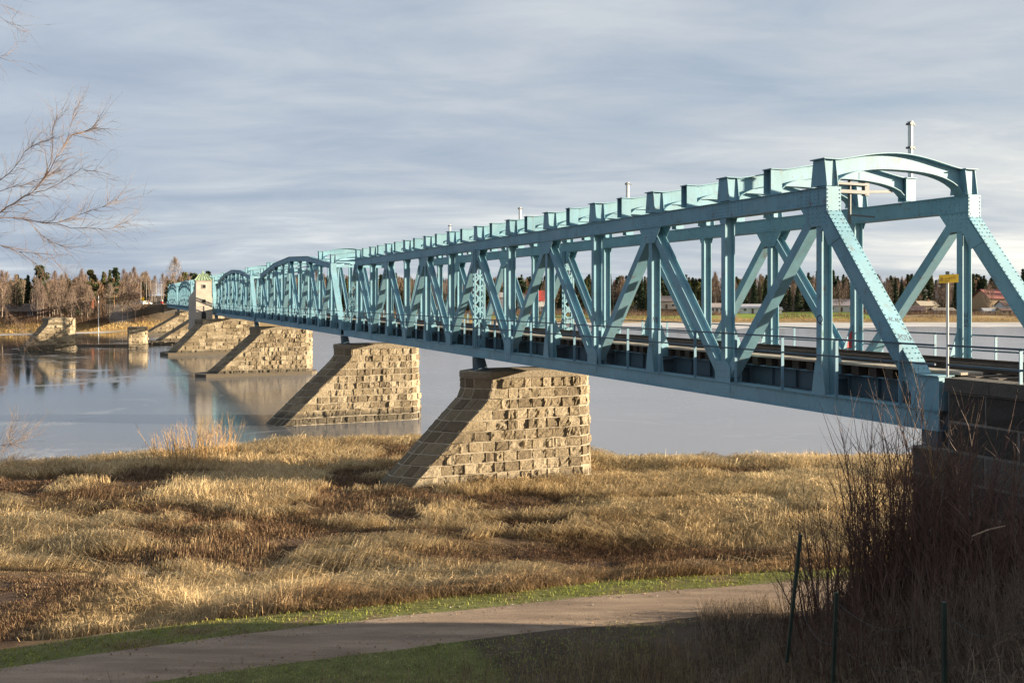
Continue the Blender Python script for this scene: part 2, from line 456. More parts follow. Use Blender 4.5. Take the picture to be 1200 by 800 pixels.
# path strip draped 2 cm over the ground
def build_path():
    xs = np.arange(-46, 40, .5); cols = 9; V = []; F = []
    for i, x in enumerate(xs):
        pc = float(path_y(x)); sl = .30-.016*np.clip(x, -40, 16); nn = math.hypot(1, sl)
        for j in range(cols):
            q = (j/(cols-1)-.5)*2
            e = 1.28+.30*(float(vnoise(np.array([x*.9]), np.array([j*0+q*5]), 5)[0])-.5)
            px, py = x-q*e*sl/nn, pc+q*e/nn
            V.append((px, py, max(gh(px, py), 1.28)+.05*(1-q**4)-.03*(abs(q) > .95)-.02*math.exp(-((abs(q)-.5)/.15)**2)))
    for i in range(len(xs)-1):
        for j in range(cols-1):
            a = i*cols+j; F.append([a, a+cols, a+cols+1, a+1])
    mb = MB(); mb.add(V, F); o = mb.build('path', M_PATH, None, True); tag(o, kind='structure')
build_path()
M_PUD = simple('puddle_ice', (.22, .235, .26), .3, .4, 3.0)
def litter():
    rs = np.random.RandomState(3); n = 1500; x = rs.uniform(-14, 12, n); q = rs.choice([-1, 1], n)*np.clip(rs.normal(1.0, .35, n), 0, 1.5); y = path_y(x)+q
    z = np.maximum(ground_h(x, y), 1.28)+.062*np.clip(1-np.abs(q/1.3)**4, 0, 1)+.004
    P = np.stack([x, y, z], -1); a = rs.uniform(0, 6.28, n); L = rs.uniform(.008, .026, n)
    A = np.stack([np.cos(a)*L, np.sin(a)*L, rs.uniform(0, .4, n)*L], -1); B = np.stack([-np.sin(a)*L*.6, np.cos(a)*L*.6, rs.uniform(.1, .6, n)*L], -1)
    V = np.stack([P-A-B, P+A-B, P+A+B, P-A+B], 1).reshape(-1, 3)
    c = np.array([.26, .17, .09])*rs.uniform(.4, 1.7, (n, 1)); g = rs.rand(n) < .3; c[g] = np.array([.30, .28, .25])*rs.uniform(.6, 1.4, (g.sum(), 1))
    tag(np_mesh('leaf_litter', V, np.arange(n*4), np.full(n, 4), M_GRASS, None, np.repeat(c, 4, 0)), 'scattered dead leaves and loose stones on the gravel path', None, None, 'stuff')
litter()
# frozen puddles in the marsh
def puddle(x, y, rx, ry):
    mb = MB(); n = 22; z = max(gh(x+dx*rx*.8, y+dy*ry*.8) for dx in (-1, 0, 1) for dy in (-1, 0, 1))+.06
    vs = [(x+math.cos(a)*rx*(1+.35*math.sin(3*a+x)), y+math.sin(a)*ry*(1+.3*math.sin(2*a+y)), z) for a in [2*math.pi*i/n for i in range(n)]]
    mb.add(vs, [list(range(n))]); tag(mb.build('puddle', M_PUD), kind='structure')
for (x, y, rx, ry) in ((-13.0, 31.6, .6, .35), (-5.6, 28.9, .25, .75), (6.2, 31.0, .5, .5)): puddle(x, y, rx, ry)

# ------------------------------------------------------------------ bridge spans
PAN = 4.1; ZT = 12.42; ZB = 7.10; ZBB = 6.68; GAUGE = 4.96
def h_member(mb, p, q, yc, fw=.10, dep=.18):
    for a, b in ((dep-.025, dep), (-dep, -dep+.025)): mb.seg(p, q, fw, yc+a, yc+b)
    mb.seg(p, q, .012, yc-dep+.025, yc+dep-.025)
def box_member(mb, p, q, yc, hw=.13, dep=.18): mb.seg(p, q, hw, yc-dep, yc+dep)
def lattice(mb, p, q, yc, wid=.26, dep=.10):
    d = Vector((q[0]-p[0], 0, q[1]-p[1])); L = d.length; d.normalize(); n = Vector((-d.z, 0, d.x))
    for sy in (-1, 1):
        for sn in (-1, 1):
            a = Vector((p[0], yc+sy*wid-.035, p[1]))+n*(sn*dep-.035); b = a+d*L
            mb.ext([a, a+n*.07, a+n*.07+Vector((0, .07, 0)), a+Vector((0, .07, 0))], d*L)
    k = max(4, int(L/.52)); step = L/k
    for sn in (-1, 1):
        for i in range(k):
            for u in (-1, 1):
                a = Vector((p[0], yc-u*wid, p[1]))+d*(i*step)+n*(sn*(dep+.012)+.004*u)
                b = Vector((p[0], yc+u*wid, p[1]))+d*((i+1)*step)+n*(sn*(dep+.012)+.004*u)
                e = (b-a).normalized().cross(n)*.035
                mb.ext([a-e, b-e, b+e, a+e], n*.010)
def arch_mesh(mb, s, zt, full=True, fl=.15):
    K = 22; y0, y1 = -.17, -GAUGE+.17; top = []; sof = []
    for i in range(K+1):
        q = i/K; y = y0+(y1-y0)*q; c = abs(2*q-1)
        top.append((y, zt+.73+.30*math.sin(math.pi*q)**1.3))
        sof.append((y, zt+(.02 if full else .18)+(.60 if full else .44)*max(0.0, 1-c**2.6)**.6))
    for i in range(K):
        (ya, za), (yb, zb), (yc, zc), (yd, zd) = sof[i], sof[i+1], top[i+1], top[i]
        mb.ext([(s-.012, ya, za), (s-.012, yb, zb), (s-.012, yc, zc), (s-.012, yd, zd)], (.024, 0, 0))
        mb.ext([(s-fl, yd, zd), (s-fl, yc, zc), (s+fl, yc, zc), (s+fl, yd, zd)], (0, 0, .025))
        mb.ext([(s-fl, ya, za), (s-fl, yb, zb), (s+fl, yb, zb), (s+fl, ya, za)], (0, 0, -.025))
def stub_mesh(mb, s, yc, zt, full=True):
    h = .73; o = 1 if yc > -1 else -1
    if full:
        for y, w0, w1 in ((yc+o*.17, .30, .21), (yc-o*.19, .30, .21)):
            mb.ext([(s-w0, y-.012, zt+.03), (s+w0, y-.012, zt+.03), (s+w1, y-.012, zt+h-.025), (s-w1, y-.012, zt+h-.025)], (0, .024, 0))
        for k in (-1, 0, 1):
            mb.ext([(s+k*.22-.01, yc-.176, zt+.03), (s+k*.22-.01, yc+.156, zt+.03), (s+k*.17-.01, yc+.156, zt+h-.025), (s+k*.17-.01, yc-.176, zt+h-.025)], (.02, 0, 0))
        mb.box(s-.27, s+.27, yc-.24, yc+.24, zt+h-.022, zt+h+.004)
    else:
        for k in (-1, 1): mb.box(s+k*.15-.012, s+k*.15+.012, yc-.19, yc+.19, zt+.034, zt+h-.025)
        mb.box(s-.137, s+.137, yc-.012, yc+.012, zt+.034, zt+h-.025)
        mb.box(s-.20, s+.20, yc-.21, yc+.21, zt+h-.022, zt+h+.004)
def chord_poly(mb, pts, z_off0, z_off1, yc, hw, fl=True):
    for (a, b) in zip(pts[:-1], pts[1:]):
        for y in (yc-hw, yc+hw-.03):
            mb.ext([(a[0], y, a[1]+z_off0), (b[0], y, b[1]+z_off0), (b[0], y, b[1]+z_off1), (a[0], y, a[1]+z_off1)], (0, .03, 0))
        if fl:
            for zo in (z_off0-.02, z_off1):
                mb.ext([(a[0], yc-hw-.04, a[1]+zo), (b[0], yc-hw-.04, b[1]+zo), (b[0], yc-hw-.04, b[1]+zo+.02), (a[0], yc-hw-.04, a[1]+zo+.02)], (0, 2*hw+.08, 0))
def gusset(root, name, pts, yc, dep=.184, th=.014, riv=()):
    for k, y in enumerate((yc+dep, yc-dep-th)):
        mb = MB(); mb.ext([(p[0], y, p[1]) for p in pts], (0, th, 0))
        if k == 0:
            for (a, z) in riv: mb.rivet((a, y+th, z), (0, 1, 0), .018)
        mb.build(name, M_STEEL, root)
def railing(root, s0, s1, y, zb, step=2.05, off=1.02, name='railing'):
    r = MB()
    for z in (8.56, 8.14): r.box(s0, s1, y-.022, y+.022, z-.022, z+.022)
    ro = r.build(name, M_RAILD, root)
    s = s0+off
    while s < s1:
        p = MB(); p.box(s-.035, s+.035, y-.05, y-.028, zb, 8.585); p.box(s-.035, s-.015, y-.028, y+.04, zb, 8.53); p.build('railing_post', M_RAILP, ro); s += step
    return ro
def text_mesh(body, size):
    cu = bpy.data.curves.new('lettering', 'FONT'); cu.body = body; cu.size = size; cu.resolution_u = 2
    o = bpy.data.objects.new('lettering', cu); COL.objects.link(o)
    dg = bpy.context.evaluated_depsgraph_get(); me = bpy.data.meshes.new_from_object(o.evaluated_get(dg))
    vs = [v.co.copy() for v in me.vertices]; fs = [list(p.vertices) for p in me.polygons]
    bpy.data.objects.remove(o); bpy.data.meshes.remove(me); bpy.data.curves.remove(cu)
    return vs, fs

def make_span(root, nodes, tops, s_lo0, s_lo1, near, mid_lattice=None, arch_half=True, arch_at=None):
    # nodes: s of panel points between the two portal tops; tops: chord level at them
    n = len(nodes)
    for yc in (0.0, -GAUGE):
        o = 1 if yc == 0 else -1
        nearside = near and yc == 0
        ch = MB(); pts = [(nodes[0]-.32, tops[0])]+[(nodes[i], tops[i]) for i in range(1, n-1)]+[(nodes[-1]+.32, tops[-1])]
        chord_poly(ch, pts, -.43, 0, yc, .185)
        if near:
            s = nodes[0]
            while s < (30 if yc == 0 else 18):
                ri = (s-nodes[0]) % PAN
                for dz in ((-.07, -.36) if (ri > .9 and ri < PAN-.9) else (-.07, -.165, -.26, -.36)):
                    if ri < 1.0 or ri > PAN-1.0 or (int(s/.16) % 8 < 2): ch.rivet((s, yc+.186 if yc == 0 else yc+.186, ZT+dz), (0, 1, 0), .020)
                s += .16
        ch.build('top_chord', M_STEEL, root)
        cb = MB(); chord_poly(cb, [(s_lo0, ZB), (s_lo1, ZB)], -.42, 0, yc, .19)
        if near:
            s = s_lo0+.1
            while s < 22:
                for dz in (-.05, -.37): cb.rivet((s, yc+.191, ZB+dz), (0, 1, 0), .018)
                s += .17
        cb.build('bottom_chord', M_STEEL, root)
        for i in range(n):
            up = (i % 2 == 0); zt = tops[i]-.43
            if mid_lattice is not None and i == mid_lattice:
                m = MB(); lattice(m, (nodes[i], ZB), (nodes[i], zt), yc); m.build('lattice_post', M_STEEL, root)
            else:
                m = MB(); h_member(m, (nodes[i], ZB), (nodes[i], zt), yc, .10, .175)
                if nearside and i < 4:
                    z = ZB+1.1
                    while z < zt-.6:
                        m.rivet((nodes[i]-.07, .176, z), (0, 1, 0), .016); z += .28
                m.build('post', M_STEEL, root)
            s = nodes[i]; rv = near and i < 5
            if up:
                gl = .28 if i == 0 else .72; gr = .28 if i == n-1 else .72
                gusset(root, 'gusset_plate', [(s-gl, zt+.003), (s-min(gl, .30), zt-.55), (s+min(gr, .30), zt-.55), (s+gr, zt+.003)], yc, riv=[(s-.38+.15*a, zt-.08-.12*b) for a in range(6) for b in range(4) if abs(-.38+.15*a) < .6-.08*b] if rv else ())
                gusset(root, 'foot_plate', [(s-.26, ZB), (s-.12, ZB+.85), (s+.12, ZB+.85), (s+.26, ZB)], yc)
            else:
                gusset(root, 'foot_plate', [(s-.36, ZB-.30), (s-.38, ZB+.45), (s-.20, ZB+.62), (s+.20, ZB+.62), (s+.38, ZB+.45), (s+.36, ZB-.30)], yc, .192, riv=[(s-.3+.12*a, ZB-.2+.18*b) for a in range(6) for b in range(4)] if rv else ())
                gusset(root, 'gusset_plate', [(s-.2, zt+.003), (s-.11, zt-.2), (s+.11, zt-.2), (s+.2, zt+.003)], yc)
            # knee plate at the foot of each post, across the bridge
            k = MB(); yi = yc-o*.18
            k.ext([(s-.012, yi, 7.62), (s-.012, yi, 8.75), (s-.012, yi-o*.06, 8.75), (s-.012, yi-o*.42, 7.86), (s-.012, yi-o*.42, 7.62)], (.024, 0, 0))
            k.build('knee_plate', M_STEEL, root)
        for i in range(n-1):
            up = (i % 2 == 0); a = (nodes[i], tops[i]-.43) if up else (nodes[i], ZB); b = (nodes[i+1], ZB) if up else (nodes[i+1], tops[i+1]-.43)
            d = Vector((b[0]-a[0], b[1]-a[1])).normalized()
            m = MB(); e = .30
            pa = (a[0]+d.x*e, a[1]+d.y*e); pb = (b[0]-d.x*e, b[1]-d.y*e)
            if up: box_member(m, pa, pb, yc, .13, .172)
            else: h_member(m, pa, pb, yc, .125, .172)
            m.build('diagonal', M_STEEL, root)
        # inclined end posts
        m = MB(); zt = tops[0]; hw = .21
        ca = (s_lo0+.60, 7.885); cb_ = (nodes[0]-.335, zt-.60)
        d = Vector((cb_[0]-ca[0], cb_[1]-ca[1])); L = d.length; d.normalize(); nx, nz = -d.y, d.x
        A = (ca[0]-nx*(hw+.012)-d.x*.85, ca[1]-nz*(hw+.012)-d.y*.85); B = (cb_[0]-nx*(hw+.012)+d.x*.1, cb_[1]-nz*(hw+.012)+d.y*.1)
        m.seg(A, B, hw, yc-.18, yc+.18)
        # cover plate, a little wider than the box
        m.seg(ca, cb_, .012, yc-.235, yc+.235)
        m.box(nodes[0]-.345, nodes[0]-.322, yc-.235, yc+.235, zt-.60, zt+.022)
        # box at the foot
        m.box(s_lo0, s_lo0+.78, yc-.19, yc+.19, ZB+.025, 7.86); m.box(s_lo0-.03, s_lo0+.56, yc-.25, yc+.25, 7.862, 7.885)
        m.seg((s_lo0+.78, ZB+.03), (s_lo0+.35, 7.8), .03, yc+.192, yc+.202)
        if near:
            nv = Vector((nx, 0, nz)); k = 0.0; L2 = (Vector((cb_[0]-ca[0], cb_[1]-ca[1]))).length
            while k < L2:
                p = Vector((ca[0]+d.x*k, 0, ca[1]+d.y*k))+nv*.012
                for yy in (-.20, .20): m.rivet(p+Vector((0, yc+yy, 0)), nv, .021, .018)
                for off in (-.16, .16): m.rivet((ca[0]+d.x*k+nx*(off-hw-.012), yc+.181, ca[1]+d.y*k+nz*(off-hw-.012)), (0, 1, 0), .018)
                if k < .9 or L2-k < .8:
                    for yy in (-.09, .09): m.rivet(p+Vector((0, yc+yy, 0)), nv, .021, .018)
                k += .135
            for zz in np.arange(zt-.56, zt, .10):
                for yy in (-.2, .2): m.rivet((nodes[0]-.346, yc+yy, zz), (-1, 0, 0), .02, .016)
            gusset(root, 'gusset_plate', [(nodes[0]-.30, zt-.44), (nodes[0]-.30, zt-.66), (nodes[0]-.78, zt-1.30), (nodes[0]-.36, zt-1.5), (nodes[0]+.15, zt-.44)], yc, .1845, .012)
        ep = m.build('end_post', M_STEEL, root)
        if nearside:
            up_ = Vector((d.x, 0, d.y)); rt = Vector((0, -1, 0)); nv = Vector((nx, 0, nz))
            for body, kk, size, oy in (('POTA', .92, .24, .18), ('AC AS', 1.45, .17, .18), ('~ww~mwm', .25, .10, .18)):
                vs, fs = text_mesh(body, size); base = Vector((ca[0], 0, ca[1]))+up_*kk+nv*.0145
                sh = .1
                g = MB(); g.add([base+rt*(v.x*.62-oy+.02)+up_*(v.y-v.x*sh) for v in vs], fs); g.build('graffiti', M_GRAF, ep)
        # far end
        m = MB(); lattice(m, (s_lo1-.45, 7.2), (nodes[-1]+.1, tops[-1]-.43), yc, .22, .12)
        m.box(s_lo1-.7, s_lo1, yc-.19, yc+.19, ZB+.025, 7.75)
        m.build('lattice_end_post', M_STEEL, root)
    # floor
    for s in [s_lo0+.3]+list(nodes)+[s_lo1-.3]:
        f = MB(); f.box(s-.012, s+.012, -GAUGE+.2, -.2, 6.74, 7.50); f.box(s-.13, s+.13, -GAUGE+.2, -.2, 7.50, 7.525); f.box(s-.13, s+.13, -GAUGE+.2, -.2, 6.715, 6.74)
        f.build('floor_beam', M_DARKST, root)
    yc = -GAUGE/2
    for y in (yc-.95, yc+.95, yc-1.72, yc+1.72):
        g = MB(); e = abs(y-yc) > 1.2
        g.box(s_lo0, s_lo1, y-.012, y+.012, 6.96 if not e else 7.1, 7.60); g.box(s_lo0, s_lo1, y-.15, y+.15, 6.93 if not e else 7.07, 6.957 if not e else 7.097)
        s = s_lo0+.6
        while s < s_lo1: g.box(s-.01, s+.01, y-.11, y+.11, 7.1, 7.6); s += 1.02
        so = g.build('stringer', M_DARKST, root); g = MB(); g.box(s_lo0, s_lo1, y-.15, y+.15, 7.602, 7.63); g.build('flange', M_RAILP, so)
    # bracing under the deck
    br = MB()
    for i in range(n-1):
        a, b = nodes[i], nodes[i+1]
        br.bar((a, -.2, 6.82), (b, -GAUGE+.2, 6.82), .09, .02); br.bar((a, -GAUGE+.2, 6.85), (b, -.2, 6.85), .09, .02)
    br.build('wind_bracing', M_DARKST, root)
    # overhead arches on their stub columns
    lst = []
    for i in range(n):
        if arch_at is None or i in arch_at: lst.append((nodes[i], tops[i], True))
        if arch_half and i < n-1: lst.append(((nodes[i]+nodes[i+1])/2, (tops[i]+tops[i+1])/2, False))
    for (s, zt, full) in lst:
        a = MB(); arch_mesh(a, s, zt, full, .16 if full else .14)
        ao = a.build('portal_arch', M_STEEL, root)
        for y in (0, -GAUGE):
            c = MB(); stub_mesh(c, s, y, zt+.022, full); c.build('stub_column', M_STEEL, ao)
    # top lateral bracing
    if not arch_half:
        br = MB()
        for i in range(n-1):
            br.bar((nodes[i], -.2, tops[i]-.1), (nodes[i+1], -GAUGE+.2, tops[i+1]-.1), .1, .06)
            br.bar((nodes[i], -GAUGE+.2, tops[i]-.17), (nodes[i+1], -.2, tops[i+1]-.17), .1, .06)
        for i in range(n): br.bar((nodes[i], -.2, tops[i]-.2), (nodes[i], -GAUGE+.2, tops[i]-.2), .12, .2)
        br.build('wind_bracing', M_STEEL, root)
    # plank walkways beside the track
    for y in (yc+1.66, yc-1.66):
        w = MB()
        for k in range(3):
            s = s_lo0
            while s < s_lo1:
                L = 3.9+.4*random.random(); e = min(s+L, s_lo1); w.box(s, e-.01, y-.34+k*.235, y-.34+k*.235+.215, 7.875, 7.93+.006*random.random()); s = e
        w.build('walkway', M_PLANK, root)
    railing(root, s_lo0, s_lo1, .30, ZB+.03); railing(root, s_lo0, s_lo1, -GAUGE-.30, ZB+.03)

near_span = empty('bridge_span', bw(0, 0), ROT, 'nearest bridge span, long teal riveted truss with level top chord starting at the dark abutment', 'bridge span', 'truss spans of the railway bridge')
make_span(near_span, [PAN*i for i in range(13)], [ZT]*13, -.93*PAN, 13*PAN-.15, True, 6)
# a little more spray paint on the posts
g = MB()
for body, s, y, z, size, m_ in (('Q', 0, .178, 8.95, .32, M_GRAF),):
    vs, fs = text_mesh(body, size); g.add([(s+.1-v.x, y, z+v.y) for v in vs], fs)
g.build('graffiti', M_GRAF, near_span)
for (s, yc, z, body, size, m_) in ((0, 0, 8.6, 'n', .4, M_GRAFG), (0, -GAUGE, 8.3, '2S(', .34, M_GRAF), (2*PAN, 0, 8.75, 'W8', .3, M_GRAF)):
    vs, fs = text_mesh(body, size); g = MB()
    # on the web of the post, facing the camera's end of the bridge, written down the post
    g.add([(s-.0145, yc+.15-v.x*.6 if body != '2S(' else yc+.02-v.y*.6, z+(v.y if body != '2S(' else .9-v.x)) for v in vs], fs)
    g.build('graffiti', m_, near_span)
g = MB(); g.ext([(PAN-.014, -GAUGE+.22, 8.0), (PAN-.014, -GAUGE+.42, 8.0), (PAN-.014, -GAUGE+.3, 8.5), (PAN-.014, -GAUGE+.2, 8.55)], (-.003, 0, 0)); g.build('graffiti', M_GRAFR, near_span)

# curved-top spans
CL = 46.8; CP = 4.83
span_s0 = [53.3+.55+47.6*k for k in range(5)]
nodes = [4.0+CP*i for i in range(9)]
cn = {0: ZT, 2: 13.42, 4: 13.75, 6: 13.42, 8: ZT}
tops = [cn[i] if i in cn else (cn[i-1]+cn[i+1])/2 for i in range(9)]
curved = empty('bridge_span', bw(span_s0[0], 0), ROT, 'first arched span behind the level span, teal truss with humped top chord', 'bridge span', 'truss spans of the railway bridge')
make_span(curved, nodes, tops, 0.25, CL-.05, False, None, False, (0, 1, 7, 8))
bpy.context.view_layer.update()
SL = ['second arched span, teal humped truss ending at the pale stone tower',
      'third arched span, teal humped truss half hidden behind the stone tower',
      'fourth arched span, teal humped truss just left of the stone tower',
      'farthest arched span, small teal humped truss reaching the far bank']
for k in range(1, 5):
    c = copy_tree(curved); c.location = bw(span_s0[k], 0); c['label'] = SL[k-1]

# bearings between spans and piers
def bearing(s, label):
    e = empty('bridge_bearing', bw(s, 0), ROT, label, 'bearing', 'steel bearings under the bridge')
    for y in (0, -GAUGE):
        m = MB(); m.ext([(-.42, y-.32, 6.03), (.42, y-.32, 6.03), (.2, y-.22, 6.655), (-.2, y-.22, 6.655)], (0, .5, 0)); m.box(-.5, .5, y-.38, y+.38, 6.0, 6.04); m.build('pedestal', M_DARKST, e)
PIERS_S = [24.6, 53.6, 101.2, 148.8, 196.4, 244.0]
for s, l in zip(PIERS_S, ('pair of dark pedestals between the nearest pier and the level span', 'bearing pedestals on the second pier under the first span joint', 'bearing pedestals on the third pier', 'bearing pedestals on the tower pier', 'bearing pedestals on the pier behind the tower', 'bearing pedestals on the farthest bridge pier')): bearing(s, l)

# ------------------------------------------------------------------ stone piers
def rock_block(mb, p00, p10, p11, p01, nrm, amp, nu, nv, tint, inset=.011):
    e1 = (p10-p00).length; e2 = (p01-p00).length
    a = min(.3, inset/max(e1, .05)); b = min(.3, inset/max(e2, .05))
    a2 = min(.42, a+.03/max(e1, .05)); b2 = min(.42, b+.03/max(e2, .05))
    def cuts_(lo, lo2, n):
        if not n: return [lo, lo2, 1-lo2, 1-lo]
        return [lo, lo2]+[lo2+(1-2*lo2)*(i+.3+.4*random.random())/n for i in range(n)]+[1-lo2, 1-lo]
    us = cuts_(a, a2, nu); vs_ = cuts_(b, b2, nv)
    V = []; tilt_u = random.uniform(-1, 1)*amp*.45; tilt_v = random.uniform(-1, 1)*amp*.3; base = amp*random.choice((.15, .4, .6, .8, 1.3))*random.uniform(.7, 1.3)
    for j, v in enumerate(vs_):
        for i, u in enumerate(us):
            p = (p00*(1-u)+p10*u)*(1-v)+(p01*(1-u)+p11*u)*v
            rim = i in (0, len(us)-1) or j in (0, len(vs_)-1)
            d = (-.03 if rim else max(.012, base+tilt_u*(u-.5)*2+tilt_v*(v-.5)*2+amp*.5*random.uniform(-1, 1)))
            V.append(p+nrm*d)
    w = len(us); F = []
    for j in range(len(vs_)-1):
        for i in range(w-1):
            k = j*w+i; F.append([k, k+1, k+w+1, k+w])
    mb.add(V, F, tint)
def build_pier(name, s0, tc, z0, z1, hth, tr, tl, slope_from, slope, label, group, detail=2, amp=.09, course=.52, foot=None, cap=True, nose=1.05, rz=None, origin=None, blk=(.38, .85)):
    root = empty(name, origin if origin is not None else bw(s0, tc), (ROT-math.pi/2) if rz is None else rz, label, 'bridge pier', group)
    # local x = across the bridge to the right, local y = along the bridge away
    def plan(z, grow=0.0):
        f = (z1-z)/(z1-z0); h = hth+.16*f+grow; r = tr+.14*f+grow; zv = z1-slope_from
        l = tl-max(0.0, zv-z)*slope-grow; nw = nose
        pts = [Vector((l, -h, z))]
        rr = min(h, 1.0)
        pts.append(Vector((r-rr, -h, z)))
        for a in (-60, -30, 0, 30, 60): pts.append(Vector((r-rr+rr*math.cos(R(a)), h*math.sin(R(a)), z)))
        pts.append(Vector((r-rr, h, z))); pts.append(Vector((l, h, z))); pts.append(Vector((l-nw, h*.25, z))); pts.append(Vector((l-nw, -h*.25, z)))
        return pts
    zc = z1-(.34 if cap else 0)
    nco = max(2, int(round((zc-z0)/course))); core = MB(); blocks = MB()
    for c in range(nco):
        za, zb = z0+(zc-z0)*c/nco, z0+(zc-z0)*(c+1)/nco
        A, B = plan(za), plan(zb); n = len(A)
        core.add(A+B, [[i, (i+1) % n, n+(i+1) % n, n+i] for i in range(n)])
        if c == nco-1: core.add(B, [list(range(n))])
        for i in range(n):
            j = (i+1) % n; a0, a1, b0, b1 = A[i], A[j], B[i], B[j]
            if detail < 2 and i in (7,): pass
            L = (a1-a0).length
            if L < .02: continue
            nrm = (a1-a0).cross(b0-a0).normalized()
            cuts = [0.0]
            if L > 1.3:
                pos = random.uniform(.35, blk[1])
                while pos < L-.35: cuts.append(pos/L); pos += random.uniform(*blk)
            cuts.append(1.0)
            if i in (0, 7) and L > 1.3:      # long faces: plumb joints between the raked courses
                fr = i == 0; lo_l, lo_r = (a0, a1) if fr else (a1, a0); up_l, up_r = (b0, b1) if fr else (b1, b0)
                xr = min(lo_r.x, up_r.x); xs_ = [None]; pos = random.uniform(.3, blk[1])
                while xr-pos > up_l.x+.3: xs_.append(xr-pos); pos += random.uniform(*blk)
                left = up_l.x-.0
                def pt(l, r, x): return l.lerp(r, (x-l.x)/(r.x-l.x))
                prs = [(lo_r, up_r)]+[(pt(lo_l, lo_r, x), pt(up_l, up_r, x)) for x in xs_[1:]]+[(lo_l, up_l)]
                for (ra, rb), (la, lb) in zip(prs[:-1], prs[1:]):
                    q = (la, ra, rb, lb) if fr else (ra, la, lb, rb)
                    rock_block(blocks, q[0], q[1], q[2], q[3], nrm, amp, detail, max(1, detail) if detail else 0, random.random())
                continue
            for u0, u1 in zip(cuts[:-1], cuts[1:]):
                smooth_shaded_nose = (i >= 8)  # nose blocks are flatter; their darker tint paints in the nose's shade
                rock_block(blocks, a0.lerp(a1, u0), a0.lerp(a1, u1), b0.lerp(b1, u1), b0.lerp(b1, u0), nrm, amp*(.35 if smooth_shaded_nose else 1), detail, max(1, detail) if detail else 0, random.random()*(.45 if smooth_shaded_nose else 1))
    core.build('mortar_core', M_MORTAR, root)
    blocks.build('stonework', M_STONE, root)
    if cap:
        m = MB(); A = plan(z1-.34, .05); n = len(A)
        A2 = plan(z1-.06, .06); A3 = plan(z1, .02)
        A2 = [Vector((p.x, p.y, z1-.08)) for p in A2]
        m.add(A+A2+A3, [[k*n+i, k*n+(i+1) % n, (k+1)*n+(i+1) % n, (k+1)*n+i] for k in (0, 1) for i in range(n)]+[[2*n+i for i in range(n)]])
        m.build('cap', M_CAP, root)
    if foot:
        m = MB(); A = plan(z0, foot); A = [Vector((p.x, p.y, z0-1.5)) for p in A]; B = [Vector((p.x, p.y, z0+.7)) for p in A]; n = len(A)
        m.add(A+B, [[i, (i+1) % n, n+(i+1) % n, n+i] for i in range(n)]+[[n+i for i in range(n)]]); m.build('footing', M_FOOT, root)
    return root
TC = GAUGE/2
GP = 'stone bridge piers'
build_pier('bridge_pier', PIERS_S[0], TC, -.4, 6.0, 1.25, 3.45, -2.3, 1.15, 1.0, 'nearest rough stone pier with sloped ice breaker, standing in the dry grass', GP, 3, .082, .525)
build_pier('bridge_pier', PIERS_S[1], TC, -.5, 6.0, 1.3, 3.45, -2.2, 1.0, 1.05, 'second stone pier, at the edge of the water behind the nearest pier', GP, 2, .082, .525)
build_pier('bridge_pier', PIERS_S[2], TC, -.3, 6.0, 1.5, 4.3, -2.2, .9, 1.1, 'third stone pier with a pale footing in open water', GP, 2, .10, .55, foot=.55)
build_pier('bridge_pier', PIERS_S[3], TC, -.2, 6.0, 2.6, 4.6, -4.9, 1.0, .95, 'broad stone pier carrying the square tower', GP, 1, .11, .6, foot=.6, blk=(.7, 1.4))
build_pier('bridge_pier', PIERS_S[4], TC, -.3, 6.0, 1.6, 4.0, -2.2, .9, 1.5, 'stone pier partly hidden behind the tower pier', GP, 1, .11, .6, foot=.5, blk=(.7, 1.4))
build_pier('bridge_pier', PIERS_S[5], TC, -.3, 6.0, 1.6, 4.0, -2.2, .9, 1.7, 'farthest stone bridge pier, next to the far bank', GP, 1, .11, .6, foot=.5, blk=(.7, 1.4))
# two old piers standing alone upstream
pa = at(73, 409, 176); build_pier('bridge_pier', 0, 0, -.5, 5.9, 1.7, 2.2, -2.3, 1.2, .85, 'lone stone pier with sloped nose standing in the river at far left', 'old piers without a bridge', 1, .12, .5, cap=True, rz=.42, origin=(pa.x, pa.y, 0), blk=(.6, 1.2))
pb = at(161, 408, 179); build_pier('bridge_pier', 0, 0, -.5, 4.1, 1.4, 1.75, -1.6, 9, 0, 'small square stone pier standing alone between lone pier and bridge', 'old piers without a bridge', 1, .12, .5, cap=False, rz=.42, origin=(pb.x, pb.y, 0), nose=.1, blk=(.6, 1.2))
# low stone sill in the river
mb = MB()
for i in range(26):
    p = at(170+i*1.9, 405, 190); r = random.uniform(.5, 1.0)
    mb.ext([(p.x-r, p.y-r, -.3), (p.x+r*.9, p.y-r*1.1, -.3), (p.x+r, p.y+r, -.3), (p.x-r*.8, p.y+r, -.3)], (random.uniform(-.2, .2), random.uniform(-.2, .2), random.uniform(.6, 1.1)), random.random())
tag(mb.build('stone_sill', M_STONE), 'low row of rough stones just above the water left of the bridge piers', 'stone sill')
mb = MB(); a = at(88, 405.5, 187); b = at(152, 405.5, 187); mb.box(a.x, b.x, a.y-.5, a.y+.5, -.2, .35)
tag(mb.build('log_boom', M_SLEEP), 'low dark floating boom between the two lone stone piers', 'boom')

